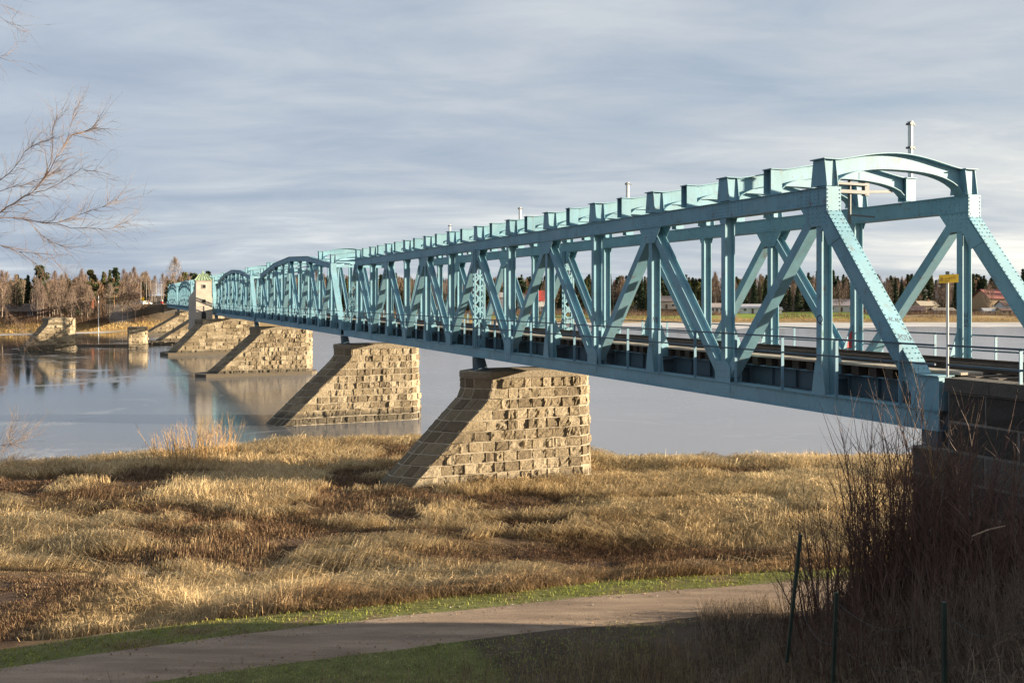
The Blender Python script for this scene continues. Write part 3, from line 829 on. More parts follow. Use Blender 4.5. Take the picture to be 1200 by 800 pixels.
# ------------------------------------------------------------------ tower
def tower():
    root = empty('tower', bw(150.2, -2.05), ROT-math.pi/2, 'small pale stone tower with green roof built against the teal bridge', 'tower')
    # local x right, y away
    w = MB()
    lo = [(-2.3, -.4), (-1.25, -1.55), (1.4, -1.55), (1.4, 1.55), (-1.25, 1.55), (-2.3, .4)]
    w.ext([(x, y, 4.3) for x, y in lo], (0, 0, 5.4)); w.ext([(x*(1.06 if x < 0 else 1.03), y*1.05, 4.2) for x, y in lo], (0, 0, .5))
    w.add([(-2.3, -.4, 9.7), (-1.25, -1.55, 9.7), (-1.25, 1.55, 9.7), (-2.3, .4, 9.7), (-1.25, -1.0, 11.1), (-1.25, 1.0, 11.1)], [[0, 1, 4], [0, 4, 5, 3], [3, 5, 2]])
    w.ext([(-1.25, -1.45, 9.7), (1.3, -1.45, 9.7), (1.3, 1.45, 9.7), (-1.25, 1.45, 9.7)], (0, 0, 2.75))
    w.box(-1.33, 1.38, -1.53, 1.53, 12.42, 12.6)
    w.build('wall', M_PLASTER, root)
    r = MB(); b = [(-1.5, -1.7, 12.6), (1.55, -1.7, 12.6), (1.55, 1.7, 12.6), (-1.5, 1.7, 12.6)]; t_ = [(-.55, -.4, 13.75), (.6, -.4, 13.75), (.6, .4, 13.75), (-.55, .4, 13.75)]
    r.add(b+t_, [[0, 1, 5, 4], [1, 2, 6, 5], [2, 3, 7, 6], [3, 0, 4, 7], [4, 5, 6, 7], [3, 2, 1, 0]])
    for k in range(7):
        f = k/6; r.bar((-1.5+3.05*f, -1.71, 12.63), (-.55+1.15*f, -.41, 13.78), .05)
    ro = r.build('roof', M_COPPER, root)
    c = MB(); c.box(-.12, .2, -.15, .15, 13.6, 14.2); c.build('finial', M_COPPER, ro)
    for (x0, x1, z0, z1, y) in ((-.25, .3, 11.25, 11.85, -1.45), (-.3, .3, 8.75, 9.35, -1.55)):
        m = MB(); m.box(x0-.08, x1+.08, y-.05, y+.02, z0-.1, z0); m.box(x0-.08, x1+.08, y-.05, y+.02, z1, z1+.08); m.box(x0-.08, x0, y-.05, y+.02, z0, z1); m.box(x1, x1+.08, y-.05, y+.02, z0, z1)
        f = m.build('window', M_PLASTER, root); p = MB(); p.box(x0, x1, y-.012, y+.02, z0, z1); p.build('pane', M_DARK, f)
    d = MB(); pts = [(-.38, -1.565, 5.5), (.38, -1.565, 5.5), (.38, -1.565, 6.9)]+[(.38*math.cos(a), -1.565, 6.9+.38*math.sin(a)) for a in (R(35), R(70), R(110), R(145))]+[(-.38, -1.565, 6.9)]
    d.ext(pts, (0, .03, 0)); d.build('door', M_DARK, root)
tower()
# small round drain on tower pier top and pale block
# ------------------------------------------------------------------ abutments
def wall_blocks(mb, core, x0, x1, y, z0, z1, course, nrm, axis, amp=.035, lens=(.8, 1.7), det=2):
    n = max(1, int(round((z1-z0)/course)))
    for c in range(n):
        za, zb = z0+(z1-z0)*c/n, z0+(z1-z0)*(c+1)/n
        pos = x0; cuts = [x0]; pos += random.uniform(.4, lens[1])
        while pos < x1-.4: cuts.append(pos); pos += random.uniform(*lens)
        cuts.append(x1)
        for a, b in zip(cuts[:-1], cuts[1:]):
            if axis == 'x': q = [Vector((a, y, za)), Vector((b, y, za)), Vector((b, y, zb)), Vector((a, y, zb))]
            else: q = [Vector((y, a, za)), Vector((y, b, za)), Vector((y, b, zb)), Vector((y, a, zb))]
            nn = (q[1]-q[0]).cross(q[3]-q[0])
            if nn.dot(Vector(nrm)) < 0: q = [q[1], q[0], q[3], q[2]]
            rock_block(mb, q[0], q[1], q[2], q[3], Vector(nrm), amp, det, det, random.random())
def abutment():
    root = empty('abutment', bw(0, 0), ROT, 'dark block stone abutment under the near end of the bridge, behind bare stems', 'abutment')
    st_ = MB(); co = MB()
    co.box(-15, -4.03, -5.2, .15, 1.0, 7.55); co.box(-4.05, -3.3, -5.5, .42, .3, 6.30)
    wall_blocks(st_, co, -15, -4.03, .152, 1.2, 7.55, .62, (0, 1, 0), 'x')
    wall_blocks(st_, co, -15, -4.03, -5.2, 1.2, 7.55, .62, (0, -1, 0), 'x')
    wall_blocks(st_, co, -5.2, .15, -4.03, 6.32, 7.55, .6, (1, 0, 0), 'y')
    wall_blocks(st_, co, -4.05, -3.3, .422, .3, 6.30, .6, (0, 1, 0), 'x')
    wall_blocks(st_, co, -5.5, .42, -3.3, .3, 6.30, .6, (1, 0, 0), 'y')
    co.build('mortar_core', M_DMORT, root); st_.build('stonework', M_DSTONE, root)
    for y0, y1 in ((-.35, .24), (-5.29, -4.6)):
        c = MB(); s = -15.0
        while s < -4.2:
            e = min(s+random.uniform(1.2, 2.0), -4.0); c.box(s, e-.012, y0, y1, 7.57, 7.86); s = e
        c.build('coping', M_DSTONE, root)
    m = MB(); m.box(-15, -4.06, -4.6, -.36, 7.4, 7.60, .2); m.build('ballast_bed', M_PLANK, root)
    railing(root, -15, -4.0, .12, 7.86, 1.75, .5); railing(root, -15, -4.0, -5.1, 7.86, 1.75, .5)
    for y in (0, -GAUGE):
        b = MB(); b.box(-3.8, -3.35, y-.2, y+.2, 6.302, 6.655); b.build('bearing_shoe', M_DARKST, root)
abutment()
def far_abutment():
    root = empty('abutment', bw(291.7, 0), ROT, 'dark far abutment where the bridge meets the opposite bank', 'abutment')
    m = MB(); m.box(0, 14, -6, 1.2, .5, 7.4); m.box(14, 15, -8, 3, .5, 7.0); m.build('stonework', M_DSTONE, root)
    m = MB(); m.box(-.1, 14, -6.2, 1.4, 7.403, 7.75); m.build('coping', M_CAP, root)
far_abutment()

# ------------------------------------------------------------------ track
def track():
    root = empty('railway_track', bw(0, TC), ROT, 'straight single railway track on dark sleepers along the whole bridge', 'railway track')
    for y in (-.76, .76, -.48, .48):
        m = MB(); big = abs(y) > .6; z = 7.872
        s0, s1 = -60, 420
        if big:
            m.box(s0, s1, y-.07, y+.07, z, z+.03); m.box(s0, s1, y-.012, y+.012, z+.03, z+.14); m.box(s0, s1, y-.036, y+.036, z+.14, z+.185)
            m.build('rail', M_RAILM, root)
        else:
            m.box(-8, 292, y-.04, y+.04, z, z+.12); m.build('guard_rail', M_RAILM, root)
    me = None; k = 0; s = -4.6
    while k < 100:
        if me is None:
            b = MB(); b.box(-.13, .13, -1.95, 1.95, 7.635, 7.87); o = b.build('sleeper', M_SLEEP, root); me = o.data
        else: o = link('sleeper', me, root)
        o.location = (s, random.uniform(-.06, .06), random.uniform(-.004, .0)); o.rotation_euler = (0, 0, random.uniform(-.01, .01))
        s += .58; k += 1
    b = MB()
    while s < 291.5: b.box(s-.13, s+.13, -1.95, 1.95, 7.635, 7.87); s += .58
    q = -5.2
    while q > -40: b.box(q-.13, q+.13, -1.3, 1.3, 7.66, 7.87); q -= .6
    tag(b.build('sleeper', M_SLEEP, root), kind='stuff')
track()

# ------------------------------------------------------------------ catenary masts
def mast(s, zbase, ztop, label, t=GAUGE-.35):
    root = empty('catenary_mast', bw(s, t, zbase), ROT, label, 'catenary mast', 'masts above the truss')
    m = MB(); h = ztop-zbase; m.tube([(0, 0, 0), (0, 0, h)], .075, 8); m.tube([(0, 0, h), (0, 0, h+.02)], .09, 8); m.build('pole', M_WHITEM, root)
    for f in (.97, .55):
        c = MB(); c.box(-.09, .09, -.09, .09, h*f-.03, h*f+.03); c.bar((0, -.08, h*f), (0, -.2, h*f-.03), .03); c.bar((0, .08, h*f), (0, .13, h*f), .03); c.build('clamp', M_GALV, root)
for s, zt, l in ((2.05, 14.86, 'white catenary mast rising above the first portal arch'), (17.9, 14.8, 'white catenary mast, second from the portal end'), (30, 14.75, 'white catenary mast, third from the portal end'), (42, 14.6, 'white catenary mast, farthest along the level span')):
    mast(s, 13.17, zt, l, GAUGE+.14 if s < 3 else GAUGE-.35)
def bracket():
    root = empty('catenary_bracket', bw(2.05, 2.75, 0), ROT, 'grey steel bracket and drop tube hanging below the arch behind the portal', 'bracket')
    m = MB(); m.tube([(0, 0, 13.0), (0, 0, 11.75)], .055, 8); m.build('drop_tube', M_GALV, root)
    m = MB(); m.box(-.10, .10, -.6, .6, 12.62, 12.72); m.box(-.10, .10, -.6, .55, 12.86, 12.93); m.bar((0, .0, 12.66), (0, -1.6, 12.75), .08); m.box(-.07, .07, -.68, -.52, 12.58, 12.95); m.bar((0, -.1, 12.0), (-.2, -.75, 11.95), .045); m.build('arm', M_GALV, root)
    m = MB(); m.box(-.02, .02, -.55, -.35, 12.9, 13.25); m.build('plate', M_STEEL, root)
bracket()
# ------------------------------------------------------------------ sign & cabinet by the rail
def sign():
    p = bw(-3.98, -.12)
    root = empty('yellow_sign', (p.x, p.y, 7.87), 0, 'small yellow sign on a thin white pole at the end of the bridge', 'sign')
    m = MB(); m.tube([(0, 0, 0), (0, 0, 2.28)], .026, 8); m.build('pole', M_WHITEM, root)
    b = MB(); b.ext([(-.20, -.05, 2.05), (.22, -.05, 2.07), (.22, -.05, 2.25), (-.20, -.05, 2.23)], (0, .02, 0)); bo = b.build('board', M_YEL, root)
    t_ = MB()
    t_.box(-.165, -.125, -.0535, -.051, 2.10, 2.18)
    for k, (x, w, z) in enumerate(((-.08, .04, 2.14), (-.02, .05, 2.14), (.05, .04, 2.15), (.11, .05, 2.15), (-.08, .10, 2.09), (.10, .06, 2.19))): t_.box(x, x+w, -.0535, -.051, z, z+.02)
    t_.build('lettering', M_AMBER, bo)
    c = MB(); c.box(-.03, .03, -.03, .03, 2.24, 2.31); c.build('clamp', M_GALV, root)
sign()
def cabinet():
    p = bw(-4.6, 3.2); root = empty('cabinet', (p.x, p.y, 7.87), ROT, 'pale grey equipment cabinet between the railings at the bridge end', 'cabinet')
    m = MB(); m.box(-.2, .2, -.38, .38, .12, .82); m.box(-.24, .24, -.42, .42, .82, .87); m.build('box', M_WHITEM, root)
    m = MB(); m.box(-.16, .16, -.3, .3, 0, .12); m.build('plinth', M_GALV, root)
    m = MB(); m.box(-.205, -.201, -.34, -.01, .16, .78); m.box(-.205, -.201, .01, .34, .16, .78); m.build('door', M_WHITEM, root)
cabinet()

# ------------------------------------------------------------------ grass
EXCL = [(PIERS_S[0], 1.6), (PIERS_S[1], 1.7)]
def in_pier(x, y):
    s, t = st(x, y); t = t-TC; o = np.zeros_like(x, bool)
    o |= (np.abs(s-PIERS_S[0]) < 1.55) & (t > -6.9) & (t < 3.7)
    o |= (np.abs(s-PIERS_S[1]) < 1.6) & (t > -8) & (t < 3.8)
    o |= (s > -16) & (s < -2.4) & (t > -3.6) & (t < 3.6)
    return o
def blades(name, x, y, h, ang, lean, w, col, label=None, z=None, sink=.03):
    n = len(x); z = ground_h(x, y)-sink if z is None else z
    lx, ly = np.cos(ang), np.sin(ang)
    a2 = np.random.uniform(0, np.pi, n); px, py = np.cos(a2)*w*.5, np.sin(a2)*w*.5
    b = np.stack([x, y, z], -1); wv = np.stack([px, py, 0*px], -1)
    # lean = 0 upright ... 1 flat; the blade curves over
    mid = b+np.stack([lx*h*.28*lean, ly*h*.28*lean, h*(.55-.16*lean)], -1)
    tip = b+np.stack([lx*h*(.95*lean), ly*h*(.95*lean), h*np.maximum(.08, 1-.85*lean)], -1)
    V = np.stack([b-wv, b+wv, mid+wv*.75, mid-wv*.75, tip], 1).reshape(-1, 3)
    k = np.arange(n)*5
    F = np.stack([k, k+1, k+2, k+3, k+3, k+2, k+4], -1).reshape(-1)
    C = np.repeat(col, 5, 0)
    o = np_mesh(name, V, F, np.tile([4, 3], n), M_GRASS, None, C, False)
    return tag(o, label, None, None, 'stuff')
def scatter(n, y0, y1, ex=.60):
    # density falls with distance so that it looks even from the bank
    u = np.random.rand(n); y = 1/((1/y0)+u*((1/y1)-(1/y0)))
    y = np.where(np.random.rand(n) < .5, y0+(y1-y0)*np.random.rand(n), y)
    x = (np.random.rand(n)*2-1)*ex*y
    return x, y
# marsh grass
x, y = scatter(480000, 25.0, 66)
z = ground_h(x, y); pc = path_y(x)
s, t = st(x, y)
keep = (z > .02) & (y > pc+2.1+.5*vnoise(x/1.5, y/1.5, 7)) & ~in_pier(x, y) & (s > 1.0)
clump = fbm(x/1.1, y/1.1, 101); big = fbm(x/5.5, y/3.5, 103)
keep &= (np.random.rand(len(x)) < .35+1.2*clump)
x, y, clump, big = x[keep], y[keep], clump[keep], big[keep]
dz = dry_zone(x, y); n = len(x)
pc = path_y(x); edge = sstep(6.5, 3.2, y-pc)
tall = np.clip(.30+1.0*(big-.42)+.8*(clump-.45), .08, .95)
h = tall*(.75+.7*np.random.rand(n))*(1-.55*dz)*1.05
lt = sstep(-12, -20, x)*sstep(36, 42, y); h *= 1+.35*lt
flow = 6.28*1.1*fbm(x/9, y/9, 107)-2.6
ang = flow+np.random.normal(0, .95, n)
lean = np.clip(.72+1.3*(fbm(x/3, y/3, 109)-.45)+np.random.normal(0, .22, n), .05, 1)
lean = np.where(dz > .5, np.clip(lean-.1, .05, 1), lean)
g1 = np.array([.74, .57, .32]); g2 = np.array([.45, .315, .16]); br = np.array([.075, .045, .03]); rd_ = np.array([.16, .082, .042])
m1 = np.clip(.5+2.8*(fbm(x/4, y/2.5, 111)-.5)+np.random.normal(0, .22, n), 0, 1)[:, None]
col = g1*m1+g2*(1-m1)
dzz = np.clip(dz+np.random.normal(0, .15, n), 0, 1)[:, None]
col = col*(1-dzz)+(br+(rd_-br)*np.random.rand(n, 1))*dzz
e = (edge*(.55+.6*np.random.rand(n)))[:, None].clip(0, 1)*.8
col = col*(1-e)+np.array([.22, .125, .06])*e
col = col*(.65+.8*np.random.rand(n, 1))
h = h*np.where(lean > .7, 1.45, 1.0)
blades('dry_grass', x, y, h, ang, lean, np.random.uniform(.012, .034, n)*(y/40)**.6, col, 'matted straw coloured marsh grass between path and river')
# long wind-flattened straw lying in swathes
x, y = scatter(150000, 30, 60); z = ground_h(x, y); s, t = st(x, y); pc = path_y(x)
pat = fbm(x/4.5, y/2.6, 141)+.10*sstep(0, -10, x)
keep = (z > .06) & (y > pc+4) & ~in_pier(x, y) & (s > 1.5) & (pat > .50) & (dry_zone(x, y) < .45)
x, y = x[keep], y[keep]; n = len(x)
ang = -.5+2.2*(fbm(x/6, y/4, 143)-.5)*2+np.random.normal(0, .32, n); L = np.random.uniform(.5, 1.25, n)
col = (np.array([.80, .62, .36])+(np.array([.56, .40, .20])-np.array([.80, .62, .36]))*np.random.rand(n, 1))*np.random.uniform(.75, 1.2, (n, 1))
blades('long_straw', x, y, L, ang, np.clip(np.random.normal(.87, .10, n), .45, 1), np.random.uniform(.016, .032, n)*(y/40)**.6, col, 'long pale straw lying flat in swathes over the marsh', sink=-.04)
# green verges
x, y = scatter(130000, 17.5, 34, .62)
pc = path_y(x); d = y-pc; s, t = st(x, y)
v = vnoise(x/1.3, y/1.3, 13)
keep = (((d > .85+.75*v) & (d < 2.6+1.1*v)) | ((d < -.80-.75*v) & (d > -7))) & ((s > 1) | (t < -6.0+2*v)) & (np.random.rand(len(x)) < .25+fbm(x/.8, y/.8, 15))
x, y, d = x[keep], y[keep], d[keep]; n = len(x)
low = d < 0
h = np.random.uniform(.05, .17, n)*np.where(low, 1.0, 1.1)
q = np.clip(fbm(x/1.6, y/1.6, 17)*1.6-.3+np.random.normal(0, .15, n), 0, 1)[:, None]
col = np.array([.26, .30, .045])*q+np.array([.24, .20, .07])*(1-q)
col = np.where(low[:, None], np.array([.27, .31, .085])*q+np.array([.34, .27, .14])*(1-q), col)*(.7+.6*np.random.rand(n, 1))
blades('verge_grass', x, y, h, np.random.uniform(0, 6.28, n), np.random.uniform(.2, .9, n), np.random.uniform(.014, .03, n), col, 'short green grass along both edges of the path')
# dry stalks in the shaded foreground
x = np.random.uniform(-10, 7, 70000); y = np.random.uniform(14.5, 22.5, 70000); pc = path_y(x); s, t = st(x, y)
pr = (.15+.85*sstep(-3, 6, x))*sstep(pc-1.6, pc-5.0, y)
keep = (pc-y > 2.2) & (np.random.rand(len(x)) < pr*fbm(x/.9, y/.9, 19)*1.5)
x, y = x[keep], y[keep]; n = len(x)
col = (np.array([.36, .27, .155])+(np.array([.14, .10, .065])-np.array([.36, .27, .155]))*np.random.rand(n, 1))
blades('dry_stalks', x, y, np.random.uniform(.15, .75, n), np.random.uniform(0, 6.28, n), np.random.beta(1.6, 3, n), np.random.uniform(.008, .016, n), col, 'brown dead stalks on the shaded bank in the foreground')
# dead brush on the embankment side
x = np.random.uniform(2.5, 19, 120000); y = np.random.uniform(5, 27, 120000); s, t = st(x, y)
keep = (s < 1.5) & (t > -7.5) & (t < -.55) & (x/y < .66) & (x/y > .2) & (np.random.rand(len(x)) < .3+.9*fbm(x/.9, y/.9, 23)) & ~in_pier(x, y)
x, y = x[keep], y[keep]; n = len(x)
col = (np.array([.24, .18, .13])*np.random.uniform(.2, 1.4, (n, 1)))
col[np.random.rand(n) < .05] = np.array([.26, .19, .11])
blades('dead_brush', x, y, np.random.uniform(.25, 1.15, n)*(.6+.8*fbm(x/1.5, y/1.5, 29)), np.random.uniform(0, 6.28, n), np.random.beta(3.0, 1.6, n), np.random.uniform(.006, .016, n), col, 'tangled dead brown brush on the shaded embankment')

# ------------------------------------------------------------------ stems and branches
def stem(mb, p, d, L, r, seg=5, bend=.12, n=5, up=.04):
    pts = [Vector(p)]; d = Vector(d).normalized()
    for i in range(seg):
        d = (d+Vector((random.gauss(0, bend), random.gauss(0, bend), random.gauss(0, bend)+up))).normalized()
        pts.append(pts[-1]+d*L/seg)
    mb.tube(pts, [r*(1-.85*i/seg) for i in range(seg+1)], n); return pts
def shrub(name, label, x, y, n, h, spread, m, group, r=.013, side=5, cat='shrub', leanv=(0, 0)):
    z = gh(x, y); root = empty(name, (x, y, z), 0, label, cat, group); mb = MB(); tw = MB()
    for i in range(n):
        a = random.uniform(0, 6.28); q = spread*math.sqrt(random.random()); px, py = math.cos(a)*q, math.sin(a)*q
        pz = gh(x+px, y+py)-z-.05; L = h*random.uniform(.55, 1.05)
        pts = stem(mb, (px, py, pz), (px*.12+leanv[0]+random.gauss(0, .09), py*.12+leanv[1]+random.gauss(0, .09), 1), L, r*random.uniform(.4, 1.2), 6, .065, 5, .02)
        for k in range(side):
            j = random.randint(1, 5); d = (pts[j]-pts[j-1]).normalized()
            stem(tw, pts[j].lerp(pts[j-1], random.random()), d+Vector((random.gauss(0, .6), random.gauss(0, .6), .1)), L*random.uniform(.12, .40), r*.36, 3, .14, 3)
    if tw.v: mb.add(tw.v, tw.f)
    mb.build('stem', m, root)
    return root
WG = 'bare willow clumps on the embankment'
def atg(px, d): x = (px-600)*d/FOC; return x, d
for px, d, n, h, sp, l in ((968, 18.3, 26, 2.0, .8, 'bare dark willow clump at the edge of the path, leftmost on the embankment'),
                      (1008, 17.6, 40, 3.5, .8, 'tall bare willow clump just right of the leaning green post'),
                      (1052, 17.3, 46, 4.2, .75, 'tallest bare willow clump, in front of the bridge end'),
                      (1092, 16.6, 40, 3.5, .7, 'bare willow clump in front of the left corner of the abutment'),
                      (1135, 15.8, 36, 2.7, .7, 'bare willow clump in the middle of the dark abutment wall'),
                      (1180, 15.0, 34, 2.3, .7, 'bare willow clump at the right edge against the abutment'),
                      (1030, 15.2, 30, 1.9, .9, 'low bare willow clump in front of the tall ones')):
    x, y = atg(px, d); shrub('willow_shrub', l, x, y, int(n*1.7), h, sp*1.2, M_WILLOW, WG, .017, 11)
for px, d, n, h, sp, l in ((1070, 14.6, 60, 1.7, 1.0, 'knee high bramble tangle in the lower right below the tallest willow'), (1125, 13.6, 60, 1.6, 1.0, 'bramble tangle right of the third green post'),
                      (1170, 12.8, 60, 1.6, .9, 'bramble tangle under the pale fallen branch'), (1000, 16.2, 60, 1.3, 1.0, 'low bramble tangle behind the second green post'), (940, 17.6, 46, 1.0, .9, 'small bramble tangle at the foot of the leaning post')):
    x, y = atg(px, d); shrub('bramble', l, x, y, n, h, sp, M_BRUSH, 'bramble tangles on the embankment', .008, 9, 'bramble')
for px, d, n, h, l in ((1098, 17.2, 4, 4.3, 'thin orange brown sapling in front of the abutment corner'), (1118, 17.0, 4, 4.0, 'small branching sapling in front of the abutment wall')):
    x, y = atg(px, d); shrub('sapling', l, x, y, n, h, .12, M_WILLOWY, 'saplings before the abutment', .011, 7, 'sapling')
x, y = atg(228, 52.5); shrub('willow_shrub', 'pale yellow willow thicket at the water edge in the marsh', x, y, 150, 2.5, 2.2, M_WILLOWY, None, .022, 3, 'shrub')
x, y = atg(205, 50.5); shrub('willow_shrub', 'small yellow willow thicket on the left of the bigger one', x, y, 50, 1.5, 1.6, M_WILLOWY, None, .02, 2, 'shrub')
x, y = atg(138, 19.5); shrub('dead_stalk', 'two thin dark stalks beside the path at the bottom left', x, y, 2, .7, .1, M_WILLOW, None, .012, 0, 'plant')

# pale fallen branch on the brush
mb = MB(); a = at(1139, 628, 12.6); b = at(1178, 616, 13.0); mb.tube([a, a.lerp(b, .5)+Vector((0, 0, .02)), b], [.010, .012, .009], 6)
tag(mb.build('fallen_branch', M_BARKL), 'pale fallen branch lying on the dark brush under the abutment', 'branch')

# leaning tree at the left edge
def left_tree():
    d0 = 14.0
    base = Vector((-9.6, 13.2, gh(-9.6, 13.2))); root = empty('bare_tree', base, 0, 'bare birch whose thin branches reach in from the left edge', 'tree')
    tr = MB(); top = Vector((-9.4, 13.6, 15.5))
    tp = [base, Vector((-9.7, 13.3, 6)), Vector((-9.5, 13.5, 9)), Vector((-9.55, 13.6, 12)), top]
    tr.tube([p-base for p in tp], [.16, .13, .105, .075, .03], 8); tr.build('trunk', M_BARKL, root)
    br = MB(); tw = MB()
    limbs = [([(-60, 270), (0, 249), (17, 238), (37, 226), (52, 209), (65, 186), (80, 160), (98, 155), (115, 146)], 13.6, .020),
             ([(52, 209), (62, 172), (62, 152), (67, 137)], 13.5, .010), ([(-50, 240), (0, 224), (26, 218), (52, 209), (70, 200)], 13.8, .013),
             ([(-50, 235), (0, 211), (14, 200), (29, 178), (43, 169), (57, 165)], 14.3, .014),
             ([(-60, 262), (0, 255), (32, 257), (66, 261), (92, 252), (121, 242), (138, 235)], 13.2, .016),
             ([(66, 261), (98, 267), (129, 268), (150, 259)], 13.2, .010), ([(-50, 262), (0, 287), (23, 295), (60, 298)], 14.0, .013),
             ([(23, 295), (45, 312), (60, 330), (80, 345)], 14.0, .009), ([(60, 298), (75, 318), (90, 345)], 14.0, .007),
             ([(37, 226), (69, 215), (95, 198), (112, 200)], 13.9, .011), ([(80, 160), (84, 142), (88, 128)], 13.6, .006),
             ([(32, 257), (44, 270), (60, 283), (84, 292)], 13.2, .008), ([(-40, 300), (0, 353), (15, 372), (24, 385)], 14.2, .008),
             ([(-60, 20), (0, 5), (17, 11)], 13.0, .008), ([(-60, 40), (0, 20), (16, 31), (28, 36)], 13.1, .008), ([(-50, 60), (0, 68), (11, 71)], 13.3, .006),
             ([(-60, 540), (0, 522), (15, 520), (30, 512)], 12.5, .009), ([(-60, 560), (0, 536), (12, 520), (12, 505)], 12.5, .008), ([(-40, 560), (0, 545), (20, 540)], 12.6, .007)]
    for k, (pts, d, r) in enumerate(limbs):
        P = []; dd = d
        for (x, y) in pts: P.append(at(x, y, dd)); dd += random.uniform(-.22, .22)
        if pts[0][0] < 0:
            zz = max(base.z+.8, min(P[0].z-.3, 14.5)); f = (zz-base.z)/(15.5-base.z)
            P = [Vector((-9.6+.1*f, 13.25+.3*f, zz))]+P
        # subdivide with a little wobble
        Q = [P[0]]
        for a, b in zip(P[:-1], P[1:]):
            L = (b-a).length; Q.append(a.lerp(b, .5)+Vector([random.gauss(0, L*.035) for _ in range(3)])); Q.append(b)
        m = len(Q); br.tube([q-base for q in Q], [max(.0022, .52*r*(1-.82*i/(m-1))) for i in range(m)], 6)
        for i in range(1, m-1):
            if at(0, 0, 1).x*Q[i].y > Q[i].x+1.2: continue
            for rep in range(2 if pts[0][1] < 100 else 5):
                dr = (Q[i+1]-Q[i]).normalized()
                p = Q[i].lerp(Q[i+1], random.random())-base
                droop = -.10 if random.random() < .45 else .12
                v = dr+Vector((random.gauss(.1, .4), random.gauss(0, .45), random.gauss(0, .45)))
                pt = stem(tw, p, v, random.uniform(.25, .62), max(.0019, r*.2), 4, .14, 4, droop)
                for rr in range(3):
                    j = random.randint(1, 4); v2 = (pt[j]-pt[j-1]).normalized()+Vector((random.gauss(.05, .45), random.gauss(0, .45), random.gauss(0, .45)))
                    stem(tw, pt[j].lerp(pt[j-1], random.random()), v2, random.uniform(.10, .32), .0016, 3, .12, 3, droop)
    br.build('branch', M_BARK, root); tw.build('twig', M_BARKL, root)
left_tree()

# ------------------------------------------------------------------ wire fence in the foreground
def fence():
    root = empty('wire_fence', (4.9, 16, 3.2), 0, 'sagging wire fence on thin dark green posts, first post leaning, in the foreground brush', 'fence')
    o = Vector((4.9, 16, 3.2)); spots = [(938, 626, 922, 775, 16), (980, 694, 975, 830, 14.5), (1106, 705, 1107, 850, 12.5)]
    tops = []
    for (xa, ya, xb, yb, d) in spots:
        a = at(xa, ya, d)-o; b = at(xb, yb, d)-o; m = MB()
        m.bar(b, a, .065, .05); m.build('post', M_GREENP, root); tops.append((a, b))
    a = at(1215, 700, 11)-o; tops.append((a, a-Vector((0, 0, 1.5))))
    w = MB()
    for f in (.08, .45):
        for (p, q) in zip(tops[:-1], tops[1:]):
            A = p[0].lerp(p[1], f); B = q[0].lerp(q[1], f); pts = []
            for i in range(9):
                u = i/8; v = A.lerp(B, u); v.z -= .35*math.sin(math.pi*u)*(1-.5*f); pts.append(v)
            w.tube(pts, .004, 4)
    w.build('wire', M_WIRE, root)
fence()

# ------------------------------------------------------------------ far trees
def quads(name, P, A, Bv, col, m, parent=None):
    n = len(P); V = np.stack([P-A-Bv, P+A-Bv, P+A*.5+Bv, P-A*.5+Bv], 1).reshape(-1, 3)
    F = np.arange(n*4); return np_mesh(name, V, F, np.full(n, 4), m, parent, np.repeat(col, 4, 0))
def conifer_data(seed, H=17, wid=3.0, n=1500, olive=False, pine=False):
    rs = np.random.RandomState(seed)
    if pine:
        nb = 11; C = []
        for i in range(nb):
            z = H*(.36+.62*i/nb); r = wid*(1-.75*((i/nb)-.25)**2)*rs.uniform(.25, .8)*(1-.5*(i/nb)**3); a = rs.uniform(0, 6.28)
            C.append((math.cos(a)*r*.8, math.sin(a)*r*.8, z, rs.uniform(.8, 1.5)*wid/2.6))
        k = rs.randint(0, nb, n); C = np.array(C)[k]
        d = rs.normal(0, 1, (n, 3)); d /= np.linalg.norm(d, axis=1)[:, None]; d *= rs.rand(n, 1)**.4
        P = C[:, :3]+d*C[:, 3:4]*np.array([1.1, 1.1, .65]); sh = d[:, 2]
    else:
        f = rs.rand(n)**.75; lay = np.floor(f*16)/16+rs.normal(0, .012, n)
        z = H*(.06+.94*(1-lay)) if False else H*(.05+.95*lay)
        rmax = wid*(1-lay)**.85*(.85+.3*rs.rand(n)); r = rmax*np.sqrt(rs.rand(n)); a = rs.uniform(0, 6.28, n)
        az = np.floor(a*5)/5; ar = rs.uniform(.75, 1.15, 400); r = r*ar[(np.floor(f*16)*13+np.floor(a*3)).astype(int) % 400]
        P = np.stack([np.cos(a)*r, np.sin(a)*r, z-r*.32], -1); sh = r/np.maximum(rmax, .1)
    a2 = rs.uniform(0, 6.28, n); L = rs.uniform(.22, .5, n)*(1.15 if pine else 1)
    A = np.stack([np.cos(a2)*L, np.sin(a2)*L, rs.normal(-.15, .2, n)*L], -1)*.8
    Bv = np.stack([rs.normal(0, .22, n), rs.normal(0, .22, n), rs.uniform(.12, .34, n)], -1)
    base = np.array([.075, .085, .028]) if olive else np.array([.032, .052, .026])
    col = base*rs.uniform(.55, 1.6, (n, 1)); br = rs.rand(n) < .1; col[br] = np.array([.10, .075, .04])
    return P, A, Bv, col
